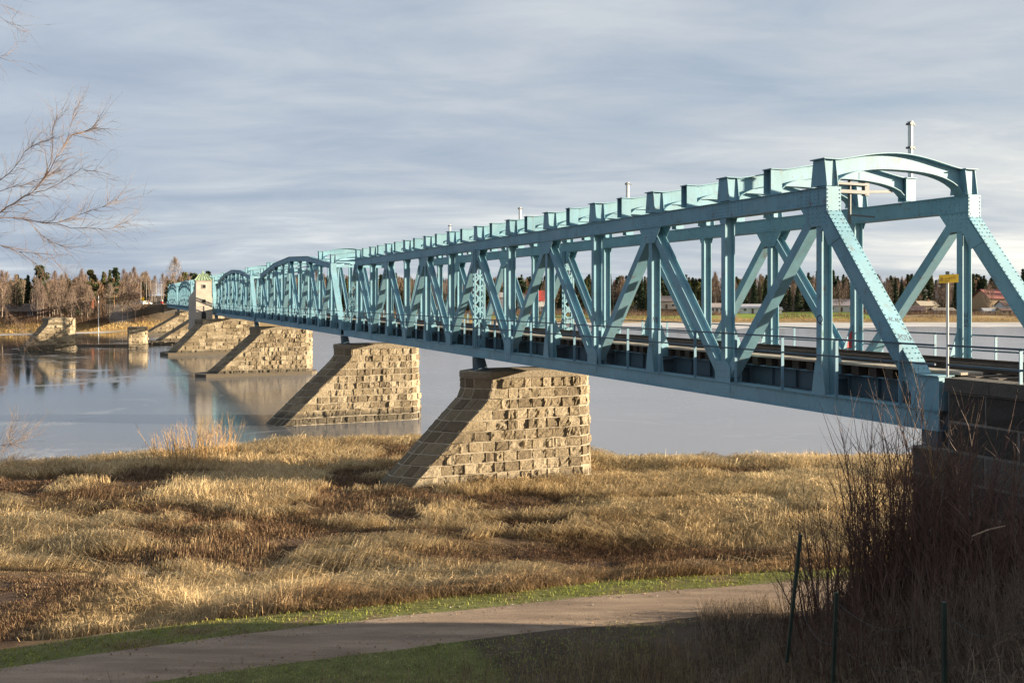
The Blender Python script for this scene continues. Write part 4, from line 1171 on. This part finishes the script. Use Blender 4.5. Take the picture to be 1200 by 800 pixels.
def birch_data(seed, H=16, wid=3.0, n=620, tone=(.20, .125, .085)):
    rs = np.random.RandomState(seed)
    f = rs.rand(n)**.7; z = H*(.25+.75*f); r = wid*np.sin(np.pi*np.clip(.18+.82*f, 0, 1))**.8*np.sqrt(rs.rand(n))
    a = rs.uniform(0, 6.28, n); P = np.stack([np.cos(a)*r, np.sin(a)*r, z], -1)
    L = rs.uniform(.4, 1.25, n); up = rs.uniform(.5, 1.3, n)
    Bv = np.stack([np.cos(a)*.55*L*rs.uniform(.1, 1, n), np.sin(a)*.55*L*rs.uniform(.1, 1, n), L*up], -1)*.9
    w = rs.uniform(.018, .045, n); a2 = rs.uniform(0, 3.14, n); A = np.stack([np.cos(a2)*w, np.sin(a2)*w, 0*w], -1)
    col = np.array(tone)*rs.uniform(.6, 1.5, (n, 1)); return P, A, Bv, col
def trunk_mesh(H, r, m, forks=0, seed=1):
    random.seed(seed); mb = MB(); pts = [Vector((0, 0, -.4)), Vector((random.gauss(0, .12), random.gauss(0, .12), H*.35)), Vector((random.gauss(0, .25), random.gauss(0, .25), H*.7)), Vector((random.gauss(0, .3), random.gauss(0, .3), H*.97))]
    mb.tube(pts, [r, r*.75, r*.42, r*.08], 6)
    for i in range(forks):
        f = random.uniform(.3, .85); p = pts[0].lerp(pts[3], f); a = random.uniform(0, 6.28)
        stem(mb, p, (math.cos(a)*.6, math.sin(a)*.6, 1), H*random.uniform(.15, .32), r*.3, 4, .1, 4)
    return mb
M_TRB = simple('birch_trunk_bark', (.30, .24, .18), .85, .45, 2.0)
M_TRC = simple('spruce_trunk_bark', (.11, .075, .05), .9, .3, 2.0)
M_TRP = simple('pine_trunk_bark', (.28, .14, .07), .9, .3, 2.0)
PROTO = {}
def proto(kind, name, label, cat, group, crown, trunk, tm):
    root = empty(name, (0, -500, -200), 0, label, cat, group)
    c = quads('crown', *crown, M_LEAF if 'birch' not in kind else M_TWIG, root); t = trunk.build('trunk', tm, root)
    PROTO[kind] = root; root['used'] = 0
GB, GS, GPN = 'bare birches on the far bank', 'dark spruces on the far bank', 'pines on the far bank'
for k in range(4): proto('birch%d' % k, 'birch_tree', 'bare brown birch in the wood on the far bank', 'tree', GB, birch_data(200+k, 15.5+k*.7, 2.6+.3*(k % 3), 900, ((.17, .125, .10), (.165, .125, .105), (.20, .145, .105), (.15, .105, .085))[k]), trunk_mesh(15.5+k*.7, .15, M_TRB, 7, k+3), M_TRB)
for k in range(4): proto('spruce%d' % k, 'spruce_tree', 'dark spruce in the wood on the far bank', 'tree', GS, conifer_data(300+k, 17+k, 2.6+.35*(k % 2), 1500, k == 3), trunk_mesh(17+k, .2, M_TRC, 0, k+11), M_TRC)
for k in range(3): proto('pine%d' % k, 'pine_tree', 'dark pine with a clumpy crown on the far bank', 'tree', GPN, conifer_data(400+k, 17, 2.9, 1300, k == 1, True), trunk_mesh(16.3, .2, M_TRP, 3, k+21), M_TRP)
random.seed(11)
def plant(kind, x, y, sc=1.0, label=None, z=None):
    p = PROTO[kind]
    if not p['used']: o = p; p['used'] = 1
    else: o = copy_tree(p)
    o.location = (x, y, gh(x, y) if z is None else z); o.rotation_euler = (0, 0, random.uniform(0, 6.28)); o.scale = (sc*random.uniform(.9, 1.15),)*2+(sc,)
    if label: o['label'] = label
    return o
def fshore(x): return float(np.interp(x, FSX, FSY))
bpy.context.view_layer.update()
# individual crowns that stand out over the left bank
for px, top, d, kind, l in ((48, 308, 290, 'pine0', 'dark pine standing above the birches, behind the left branches'), (107, 314, 300, 'pine1', 'olive round topped pine above the birches, left of the darker one'), (134, 311, 300, 'pine2', 'dark round topped pine above the birches on the left bank'),
                         (216, 317, 345, 'pine1', 'olive pine right behind the farthest arched span'), (229, 318, 350, 'pine0', 'pine just left of the tower top'), (246, 315, 360, 'pine2', 'small dark pine directly behind the tower roof'),
                         (20, 318, 285, 'spruce0', 'dark spruce at the left edge of the wood'), (33, 322, 290, 'spruce1', 'short dark spruce beside the left pine')):
    x = (px-600)*d/FOC; zt = CAM_Z-(top-349)*d/FOC; g = gh(x, d); H = {'p': 17.2, 's': 17.6}[kind[0]]
    plant(kind, x, d, (zt-g)/H, l)
x = (205-600)*330/FOC; plant('birch2', x, 330, .95, 'tall bare birch crown rising over the road ramp')
# birch wood on the left bank
random.seed(5)
for i in range(105):
    x = random.uniform(-225, -112); row = random.random()**1.3; y = fshore(x)+19+row*60
    s, t = st(x, y)
    if s > 290 and -21 < t < 9: continue
    plant('birch%d' % random.randrange(4), x, y, random.uniform(.58, .90))
for i in range(50):
    d = random.uniform(278, 335); px = random.uniform(55, 152); x = (px-600)*d/FOC; s, t = st(x, d)
    if d < fshore(x)+18 or (s > 282 and -21 < t < 9): continue
    plant('birch%d' % random.randrange(4), x, d, random.uniform(.6, .85))
for i in range(24):
    x = random.uniform(-225, -130); y = fshore(x)+45+random.random()*60
    plant('spruce%d' % random.randrange(4), x, y, random.uniform(.42, .62))
for i in range(34):          # behind the far end of the bridge
    d = random.uniform(345, 420); px = random.uniform(150, 330); x = (px-600)*d/FOC
    s, t = st(x, d)
    if abs(t) < 7: continue
    plant(random.choice(['birch0', 'birch1', 'birch2', 'birch3', 'pine0', 'pine1']), x, d, random.uniform(.6, .9))
# the right hand wood
for i in range(200):
    px = random.uniform(330, 1260); d = random.uniform(432, 500); x = (px-600)*d/FOC
    if fshore(x)+48 > d: continue
    top = 325+random.uniform(-6, 9)
    zt = CAM_Z-(top-349)*d/FOC; g = gh(x, d)
    plant(random.choice(['spruce0', 'spruce1', 'spruce2', 'spruce3', 'pine0', 'pine2', 'pine1']), x, d, max(.6, (zt-g)/17.5)*random.uniform(.85, 1.08))
for i in range(85):
    px = random.uniform(330, 1260); d = random.uniform(404, 470); x = (px-600)*d/FOC
    if fshore(x)+30 > d: continue
    plant('birch%d' % random.randrange(4), x, d, random.uniform(.75, 1.05))
for i in range(40):
    d = random.uniform(465, 560); px = random.uniform(112, 222); x = (px-600)*d/FOC
    zt = CAM_Z+(349-random.uniform(318, 330))*d/FOC
    plant(random.choice(['birch0', 'birch1', 'birch2', 'birch3', 'birch0', 'spruce1']), x, d, (zt-gh(x, d))/16.5)
for px, d, sc in ((884, 420, 1.0), (897, 424, .92), (873, 428, .95), (1140, 470, 1.05), (1153, 474, 1.0), (1163, 470, 1.1), (1176, 480, 1.05), (752, 430, .95), (910, 450, 1.0)):
    x = (px-600)*d/FOC; plant('spruce%d' % random.randrange(3), x, d, sc*.92)
# the continuous wood behind them, one mass
def mass():
    Ps, As, Bs, Cs = [], [], [], []
    rs = np.random.RandomState(77)
    for i in range(560):
        if i < 150: px, d = rs.uniform(-40, 330), rs.uniform(320, 430)
        else: px, d = rs.uniform(300, 1290), rs.uniform(480, 580)
        x = (px-600)*d/FOC; g = gh(x, d)
        s, t = st(x, d)
        if abs(t) < 7 and px < 300: continue
        if rs.rand() < .55: P, A, B, C = conifer_data(500+i, 17, 3.2, 420, i % 4 == 0)
        else: P, A, B, C = birch_data(600+i, 15, 3.0, 380)
        tgt = (CAM_Z+(349-(321 if px > 300 else 326))*d/FOC-g)/16.5*rs.uniform(.78, 1.0)
        if 'A' and len(P) == 420: A = A*1.7; B = B*1.5
        else: A = A*1.8
        Ps.append(P*np.array([1, 1, tgt])+np.array([x, d, g])); As.append(A); Bs.append(B); Cs.append(C)
    o = quads('forest', np.concatenate(Ps), np.concatenate(As), np.concatenate(Bs), np.concatenate(Cs), M_LEAF)
    tag(o, 'continuous dark wood behind the nearer trees of the far bank', None, None, 'stuff')
mass()
# undergrowth along the foot of the far woods
n = 30000; x = np.concatenate([np.random.uniform(-235, -108, n//2), np.random.uniform(-60, 300, n//2)])
sh = np.interp(x, FSX, FSY); y = sh+np.where(x < -60, 16, 30)+np.random.rand(n)**1.5*26
s, t = st(x, y); k = ~((s > 276) & ((np.abs(t+13.5) < 3.2) | (np.abs(t-1) < 6))) & ~((x > 92) & (x < 152) & (y < sh+60)); x, y = x[k], y[k]; n = len(x)
m_ = 7000; s2 = np.random.uniform(268, 345, m_); t2 = np.random.uniform(-44, -17.5, m_)
x = np.concatenate([x, P0[0]+DX*s2+WX*t2]); y = np.concatenate([y, P0[1]+DY*s2+WY*t2]); k = ground_h(x, y) > .5; x, y = x[k], y[k]; n = len(x)
blades('undergrowth', x, y, np.random.uniform(.8, 3.2, n), np.random.uniform(0, 6.28, n), np.random.uniform(.05, .5, n), np.random.uniform(.04, .10, n), np.array([.135, .085, .055])*np.random.uniform(.5, 1.4, (n, 1)), 'brown leafless undergrowth at the foot of the far woods')
n = 26000; x = np.random.uniform(-60, 320, n); sh = np.interp(x, FSX, FSY); y = sh+9+np.random.rand(n)*26
k = (fbm(x/7, y/7, 131) > np.where((x > 92) & (x < 150), .60, .47)); x, y = x[k], y[k]; n = len(x)
blades('bushes', x, y, np.random.uniform(.5, 2.2, n), np.random.uniform(0, 6.28, n), np.random.uniform(.05, .6, n), np.random.uniform(.05, .12, n), np.array([.17, .115, .07])*np.random.uniform(.5, 1.4, (n, 1)), 'low brown bushes between the houses and the icy shore')
n = 30000; x = np.concatenate([np.random.uniform(-235, -104, n*2//3), np.random.uniform(-60, 300, n//3)])
sh = np.interp(x, FSX, FSY); y = sh+3+np.random.rand(n)**1.2*np.where(x < -60, 15, 8); k = ground_h(x, y) < 2.4; x, y = x[k], y[k]; n = len(x)
blades('reeds', x, y, np.random.uniform(.4, 1.3, n), np.random.uniform(0, 6.28, n), np.random.uniform(.1, .8, n), np.random.uniform(.06, .14, n), np.array([.44, .30, .12])*np.random.uniform(.6, 1.2, (n, 1)), 'golden dry reeds along the far shore')

# ------------------------------------------------------------------ houses on the far bank
PAL = {}
def hm(c, rough=.8):
    k = tuple(round(v, 2) for v in c)
    if k not in PAL: PAL[k] = simple('house_paint', c, rough, .1, 1.0)
    return PAL[k]
def house(px, d, w, dep, hw, hr, wall, roof, label, rz=0.0, base=None, gable='x', chim=False, door=True, nwin=3):
    x = (px-600)*d/FOC; z = gh(x, d)-.2 if base is None else base
    root = empty('house', (x, d, z), rz, label, 'house', 'houses on the far bank')
    m = MB(); hx, hy = w/2, dep/2
    if gable == 'x':     # ridge along x
        m.ext([(-hx, -hy, 0), (-hx, hy, 0), (-hx, hy, hw), (-hx, 0, hw+hr*.93), (-hx, -hy, hw)], (w, 0, 0))
    else: m.ext([(-hx, -hy, 0), (hx, -hy, 0), (hx, -hy, hw), (0, -hy, hw+hr*.93), (-hx, -hy, hw)], (0, dep, 0))
    m.build('wall', hm(wall), root)
    r = MB(); o = .5
    if gable == 'x':
        for sg in (-1, 1): r.ext([(-hx-o, sg*(hy+o), hw-o*hr/hy), (hx+o, sg*(hy+o), hw-o*hr/hy), (hx+o, 0, hw+hr), (-hx-o, 0, hw+hr)], (0, 0, .25))
    else:
        for sg in (-1, 1): r.ext([(sg*(hx+o), -hy-o, hw-o*hr/hx), (sg*(hx+o), hy+o, hw-o*hr/hx), (0, hy+o, hw+hr), (0, -hy-o, hw+hr)], (0, 0, .25))
    ro = r.build('roof', hm(roof), root)
    if chim:
        c = MB(); c.box(w*.15, w*.15+.7, -.3, .4, hw+hr*.5, hw+hr+1.0); c.build('chimney', hm((.30, .13, .08)), ro)
    for i in range(nwin):
        xx = -hx+w*(i+.5)/nwin-.15
        if door and i == nwin//2:
            q = MB(); q.box(xx-.5, xx+.5, -hy-.06, -hy-.005, .05, 2.1); q.build('door', hm((.12, .08, .06)), root); continue
        q = MB()
        for a in ((xx-.7, xx+.7, 1.0, 1.1), (xx-.7, xx+.7, 2.2, 2.3), (xx-.7, xx-.6, 1.1, 2.2), (xx+.6, xx+.7, 1.1, 2.2), (xx-.04, xx+.04, 1.1, 2.2)): q.box(a[0], a[1], -hy-.09, -hy-.004, a[2], a[3])
        f = q.build('window', hm((.75, .74, .7)), root)
        q = MB(); q.box(xx-.6, xx+.6, -hy-.05, -hy-.006, 1.1, 2.2); q.build('pane', M_DARK, f)
    return root
WHT, CRM, RED, BRN, GRY = (.74, .72, .68), (.62, .52, .34), (.34, .07, .05), (.12, .07, .055), (.36, .36, .37)
house(1188, 452, 34, 14, 5.2, 4.2, (.42, .30, .18), (.30, .10, .085), 'long building with a big dull red roof at the right edge', .12, 4.2, nwin=7)
house(1183, 418, 9, 7, 3.0, 2.0, (.55, .60, .62), BRN, 'pale blue grey house with brown roof below the long red roof', .05, 3.3)
house(1157, 406, 4.4, 4, 2.0, 1.0, WHT, GRY, 'small white hut on the shore left of the cream garage', 0, 2.0, nwin=1, door=False)
house(1177, 405, 4.8, 5, 2.2, .9, CRM, BRN, 'cream garage on the shore below the blue grey house', 0, 1.9, nwin=2)
house(1193, 406, 5.2, 5, 2.2, .9, (.5, .42, .32), BRN, 'low brown roofed shed at the right end of the shore', 0, 1.9, nwin=2)
house(985, 428, 12, 9, 3.0, 2.6, (.55, .54, .53), (.40, .34, .34), 'pale grey house with light roof seen beside the near portal post', -.2, 3.2)
house(1015, 432, 7, 9, 3.8, 3.4, (.20, .09, .07), BRN, 'dark red gabled house above the lawn', 0, 3.2, gable='y')
house(1020, 418, 3.2, 3, 2.0, 1.0, WHT, GRY, 'tiny white shed on the lawn before the dark red house', 0, 2.7, nwin=1, door=False)
house(1084, 424, 8, 7, 3.2, 1.8, CRM, (.42, .36, .27), 'cream house behind the near end post', .1, 3.0, chim=True)
house(1072, 412, 7, 6, 2.0, 1.6, BRN, (.16, .10, .09), 'dark brown boathouse on the shore before the cream house', 0, 2.3)
house(1104, 412, 9, 5, 1.9, 1.0, (.42, .36, .3), (.33, .28, .22), 'low tan shed right of the brown boathouse', 0, 2.2, nwin=4)
house(1080, 462, 6, 7, 3.6, 2.4, (.60, .55, .42), (.45, .42, .38), 'pale house higher up among the birches behind the portal', .1, 7.6, gable='y')
house(1108, 470, 7, 7, 3.6, 2.4, (.46, .44, .44), (.30, .28, .28), 'grey house highest on the wooded slope', 0, 9.5)
house(630, 428, 5.5, 8, 5.2, 4.0, WHT, (.42, .045, .04), 'white house with bright red roof behind the lattice post', .1, 3.5, chim=False)
house(614, 436, 6, 8, 5.6, 3.0, (.68, .62, .52), (.30, .16, .10), 'cream house with orange chimney left of the red roofed house', 0, 3.5, gable='y', chim=True)
house(592, 430, 8, 8, 6.5, 2.0, WHT, GRY, 'tall white house left of the cream one', 0, 3.4, nwin=2)
house(880, 412, 10, 7, 2.4, 1.5, (.58, .60, .62), (.38, .38, .4), 'pale grey bungalow below the dark spruces', 0, 2.8)
house(911, 409, 3, 3, 1.9, .9, WHT, GRY, 'little white shed right of the grey bungalow', 0, 2.6, nwin=1, door=False)
house(839, 412, 6, 6, 2.6, 1.7, WHT, (.35, .30, .28), 'small white house left of the dark spruces', 0, 2.8)
house(697, 424, 7, 6, 3.4, 2.0, (.60, .50, .36), (.33, .20, .15), 'tan house seen between the middle trusses', 0, 3.4)
house(780, 430, 9, 7, 3.6, 2.0, (.55, .46, .34), (.25, .2, .18), 'tan house left of the white one among the birches', 0, 4.6)

# ------------------------------------------------------------------ left bank small things
M_POLE = simple('weathered_pole', (.23, .20, .175), .8, .3, 3.0)
def pole(px, top, d, label, lamp=False, r=.13):
    x = (px-600)*d/FOC; z = gh(x, d); h = CAM_Z-(top-349)*d/FOC-z
    root = empty('utility_pole', (x, d, z), 0, label, 'pole', 'poles at the far end of the bridge'); m = MB(); m.tube([(0, 0, -.5), (0, 0, h)], [r, r*.75], 7); m.build('mast', M_WHITEM if px < 120 else M_POLE, root)
    a = MB(); a.bar((-.7, 0, h-.5), (.7, 0, h-.5), .12); a.build('crossarm', M_GALV, root)
    if lamp: b = MB(); b.box(-.25, .9, -.15, .15, h, h+.15); b.build('lamp_head', M_GALV, root)
for px, top, d, l in ((165, 332, 318, 'thin utility pole left of the parked cars'), (171.5, 331, 320, 'utility pole behind the parked cars'), (176.5, 329, 322, 'utility pole in the middle of the row at the far bridge end'), (183, 329, 324, 'utility pole second from the bridge end'), (189, 329.5, 326, 'utility pole closest to the end of the bridge')): pole(px, top, d, l)
pole(115.5, 347, 264, 'pale pole on the shore in front of the birches', False, .11)
def car(px, d, c, label, rz):
    x = (px-600)*d/FOC; root = empty('parked_car', (x, d, gh(x, d)), rz, label, 'car', 'cars parked by the far bridge end')
    m = MB(); m.ext([(-2.1, -.85, .3), (2.1, -.85, .3), (2.15, -.85, .75), (1.2, -.85, .9), (-2.05, -.85, .95)], (0, 1.7, 0)); m.ext([(-1.9, -.75, .95), (1.15, -.75, .9), (.5, -.75, 1.42), (-1.5, -.75, 1.45)], (0, 1.5, 0)); m.build('body', hm(c, .35), root)
    g = MB(); g.ext([(-1.65, -.77, 1.0), (.85, -.77, .97), (.42, -.77, 1.35), (-1.4, -.77, 1.37)], (0, 1.54, 0)); g.build('window', M_DARK, root)
    for wx in (-1.3, 1.3):
        for wy in (-.82, .82):
            w = MB(); w.tube([(wx, wy-.1, .32), (wx, wy+.1, .32)], .32, 10); w.build('wheel', M_DARK, root)
car(162, 311, (.10, .11, .13), 'dark car parked at the top of the ramp on the far bank', .3); car(170.5, 312, (.72, .72, .72), 'white car parked beside the dark one on the far bank', 1.2)
def far_sign():
    d = 308; x = (167.5-600)*d/FOC; z = gh(x, d); root = empty('road_sign', (x, d, z), 0, 'small yellow road sign beside the parked cars on the far bank', 'sign'); m = MB(); m.tube([(0, 0, 0), (0, 0, 3)], .05, 6); m.build('pole', M_GALV, root); m = MB(); m.box(-.4, .4, -.08, -.04, 2.0, 3.2); m.build('board', M_YEL, root)
far_sign()
def barrier():
    d = 309; x = (189.5-600)*d/FOC; z = gh(x, d); root = empty('barrier', (x, d, z), 0, 'red and white barrier post at the far bridge end', 'barrier'); m = MB(); m.box(-.35, .35, -.2, .2, 0, .9); m.build('base', hm((.55, .08, .06)), root); m = MB(); m.box(-.35, .35, -.2, .2, .9, 1.4); m.build('cap', M_WHITEM, root)
barrier()
house(26, 285, 14, 8, 2.4, 2.0, (.10, .06, .05), (.09, .07, .06), 'long low dark shed among the birches at the left', 0, 3.2, nwin=3)
house(26.5*4, 292, 1.3, 1.5, 2.4, .8, (.34, .09, .04), (.2, .1, .06), 'narrow orange red hut among the birches above the lone pier', 0, 6.5, nwin=1, door=False)

# ------------------------------------------------------------------ light, sky, camera
SUN_EL = R(11); sx, sy = .998, -.03; k = math.hypot(sx, sy); sx /= k; sy /= k
sv = Vector((sx*math.cos(SUN_EL), sy*math.cos(SUN_EL), math.sin(SUN_EL)))
ld = bpy.data.lights.new('sun', 'SUN'); ld.energy = 5.0; ld.angle = R(.55); ld.color = (1.0, .835, .60)
lo = bpy.data.objects.new('sun', ld); COL.objects.link(lo); lo.rotation_euler = (-sv).to_track_quat('-Z', 'Y').to_euler(); lo.location = (60, -20, 40)
w = bpy.data.worlds.new('World'); SC.world = w; w.use_nodes = True; nt = w.node_tree
for n_ in list(nt.nodes): nt.nodes.remove(n_)
out = nt.nodes.new('ShaderNodeOutputWorld'); bg = nt.nodes.new('ShaderNodeBackground'); bg2 = nt.nodes.new('ShaderNodeBackground')
sky = nt.nodes.new('ShaderNodeTexSky'); sky.sky_type = 'NISHITA'; sky.sun_disc = False; sky.sun_elevation = SUN_EL; sky.sun_rotation = math.atan2(sx, sy)
sky.air_density = 1.0; sky.dust_density = .6; sky.ozone_density = 2.0
nt.links.new(sky.outputs[0], bg.inputs[0]); bg.inputs[1].default_value = .05
tc = nt.nodes.new('ShaderNodeTexCoord'); sp = nt.nodes.new('ShaderNodeSeparateXYZ'); nt.links.new(tc.outputs['Generated'], sp.inputs[0])
zz = math_(nt, 'ADD', math_(nt, 'MAXIMUM', sp.outputs[2], 0.0), .11)
cx = math_(nt, 'DIVIDE', sp.outputs[0], zz); cy = math_(nt, 'DIVIDE', sp.outputs[1], zz)
cv = nt.nodes.new('ShaderNodeCombineXYZ'); nt.links.new(cx, cv.inputs[0]); nt.links.new(cy, cv.inputs[1])
mpw = nt.nodes.new('ShaderNodeMapping'); mpw.inputs['Rotation'].default_value = (0, 0, .16); mpw.inputs['Scale'].default_value = (.55, 1.0, 1); mpw.inputs['Location'].default_value = (1.7, .4, 0)
nt.links.new(cv.outputs[0], mpw.inputs['Vector'])
c1 = noise_(nt, .5, 7, .5, mpw.outputs[0]); c1.inputs['Distortion'].default_value = .6
c2 = noise_(nt, 2.6, 7, .6, mpw.outputs[0]); c2.inputs['Distortion'].default_value = .5
dens = math_(nt, 'ADD', math_(nt, 'MULTIPLY', c1.outputs['Fac'], .74), math_(nt, 'MULTIPLY', c2.outputs['Fac'], .26))
shade = ramp_(nt, dens, [(.34, (.100, .120, .150)), (.45, (.134, .149, .170)), (.54, (.174, .184, .193)), (.65, (.262, .260, .250))]).outputs[0]
# brighter, warmer sheet toward the sun side
azr = nt.nodes.new('ShaderNodeMapRange'); azr.inputs[1].default_value = -.55; azr.inputs[2].default_value = .62; nt.links.new(sp.outputs[0], azr.inputs[0])
warm = mixc(nt, azr.outputs[0], (.80, .87, .97), (1.30, 1.25, 1.16))
shade = mixc(nt, 1.0, shade, warm, 'MULTIPLY')
nt.links.new(shade, bg2.inputs[0]); bg2.inputs[1].default_value = 1.0
cov = ramp_(nt, dens, [(.28, .70), (.44, .97)]).outputs[0]
mx = nt.nodes.new('ShaderNodeMixShader'); nt.links.new(cov, mx.inputs[0]); nt.links.new(bg.outputs[0], mx.inputs[1]); nt.links.new(bg2.outputs[0], mx.inputs[2])
nt.links.new(mx.outputs[0], out.inputs['Surface'])
cam = bpy.data.cameras.new('camera'); co = bpy.data.objects.new('camera', cam); COL.objects.link(co)
cam.sensor_width = 36; cam.lens = 36*FOC/1200; co.location = (0, 0, CAM_Z); co.rotation_euler = (R(90), 0, 0)
cam.shift_y = -(400-349)/1200; cam.clip_end = 8000; cam.clip_start = .1
SC.camera = co
SC.view_settings.view_transform = 'Standard'; SC.view_settings.look = 'None'; SC.view_settings.exposure = 1.85; SC.view_settings.gamma = 1
SC.render.engine = 'CYCLES'
for p in PROTO.values():
    if 'used' in p.keys(): del p['used']
for o in bpy.data.objects:
    if 'used' in o.keys(): del o['used']
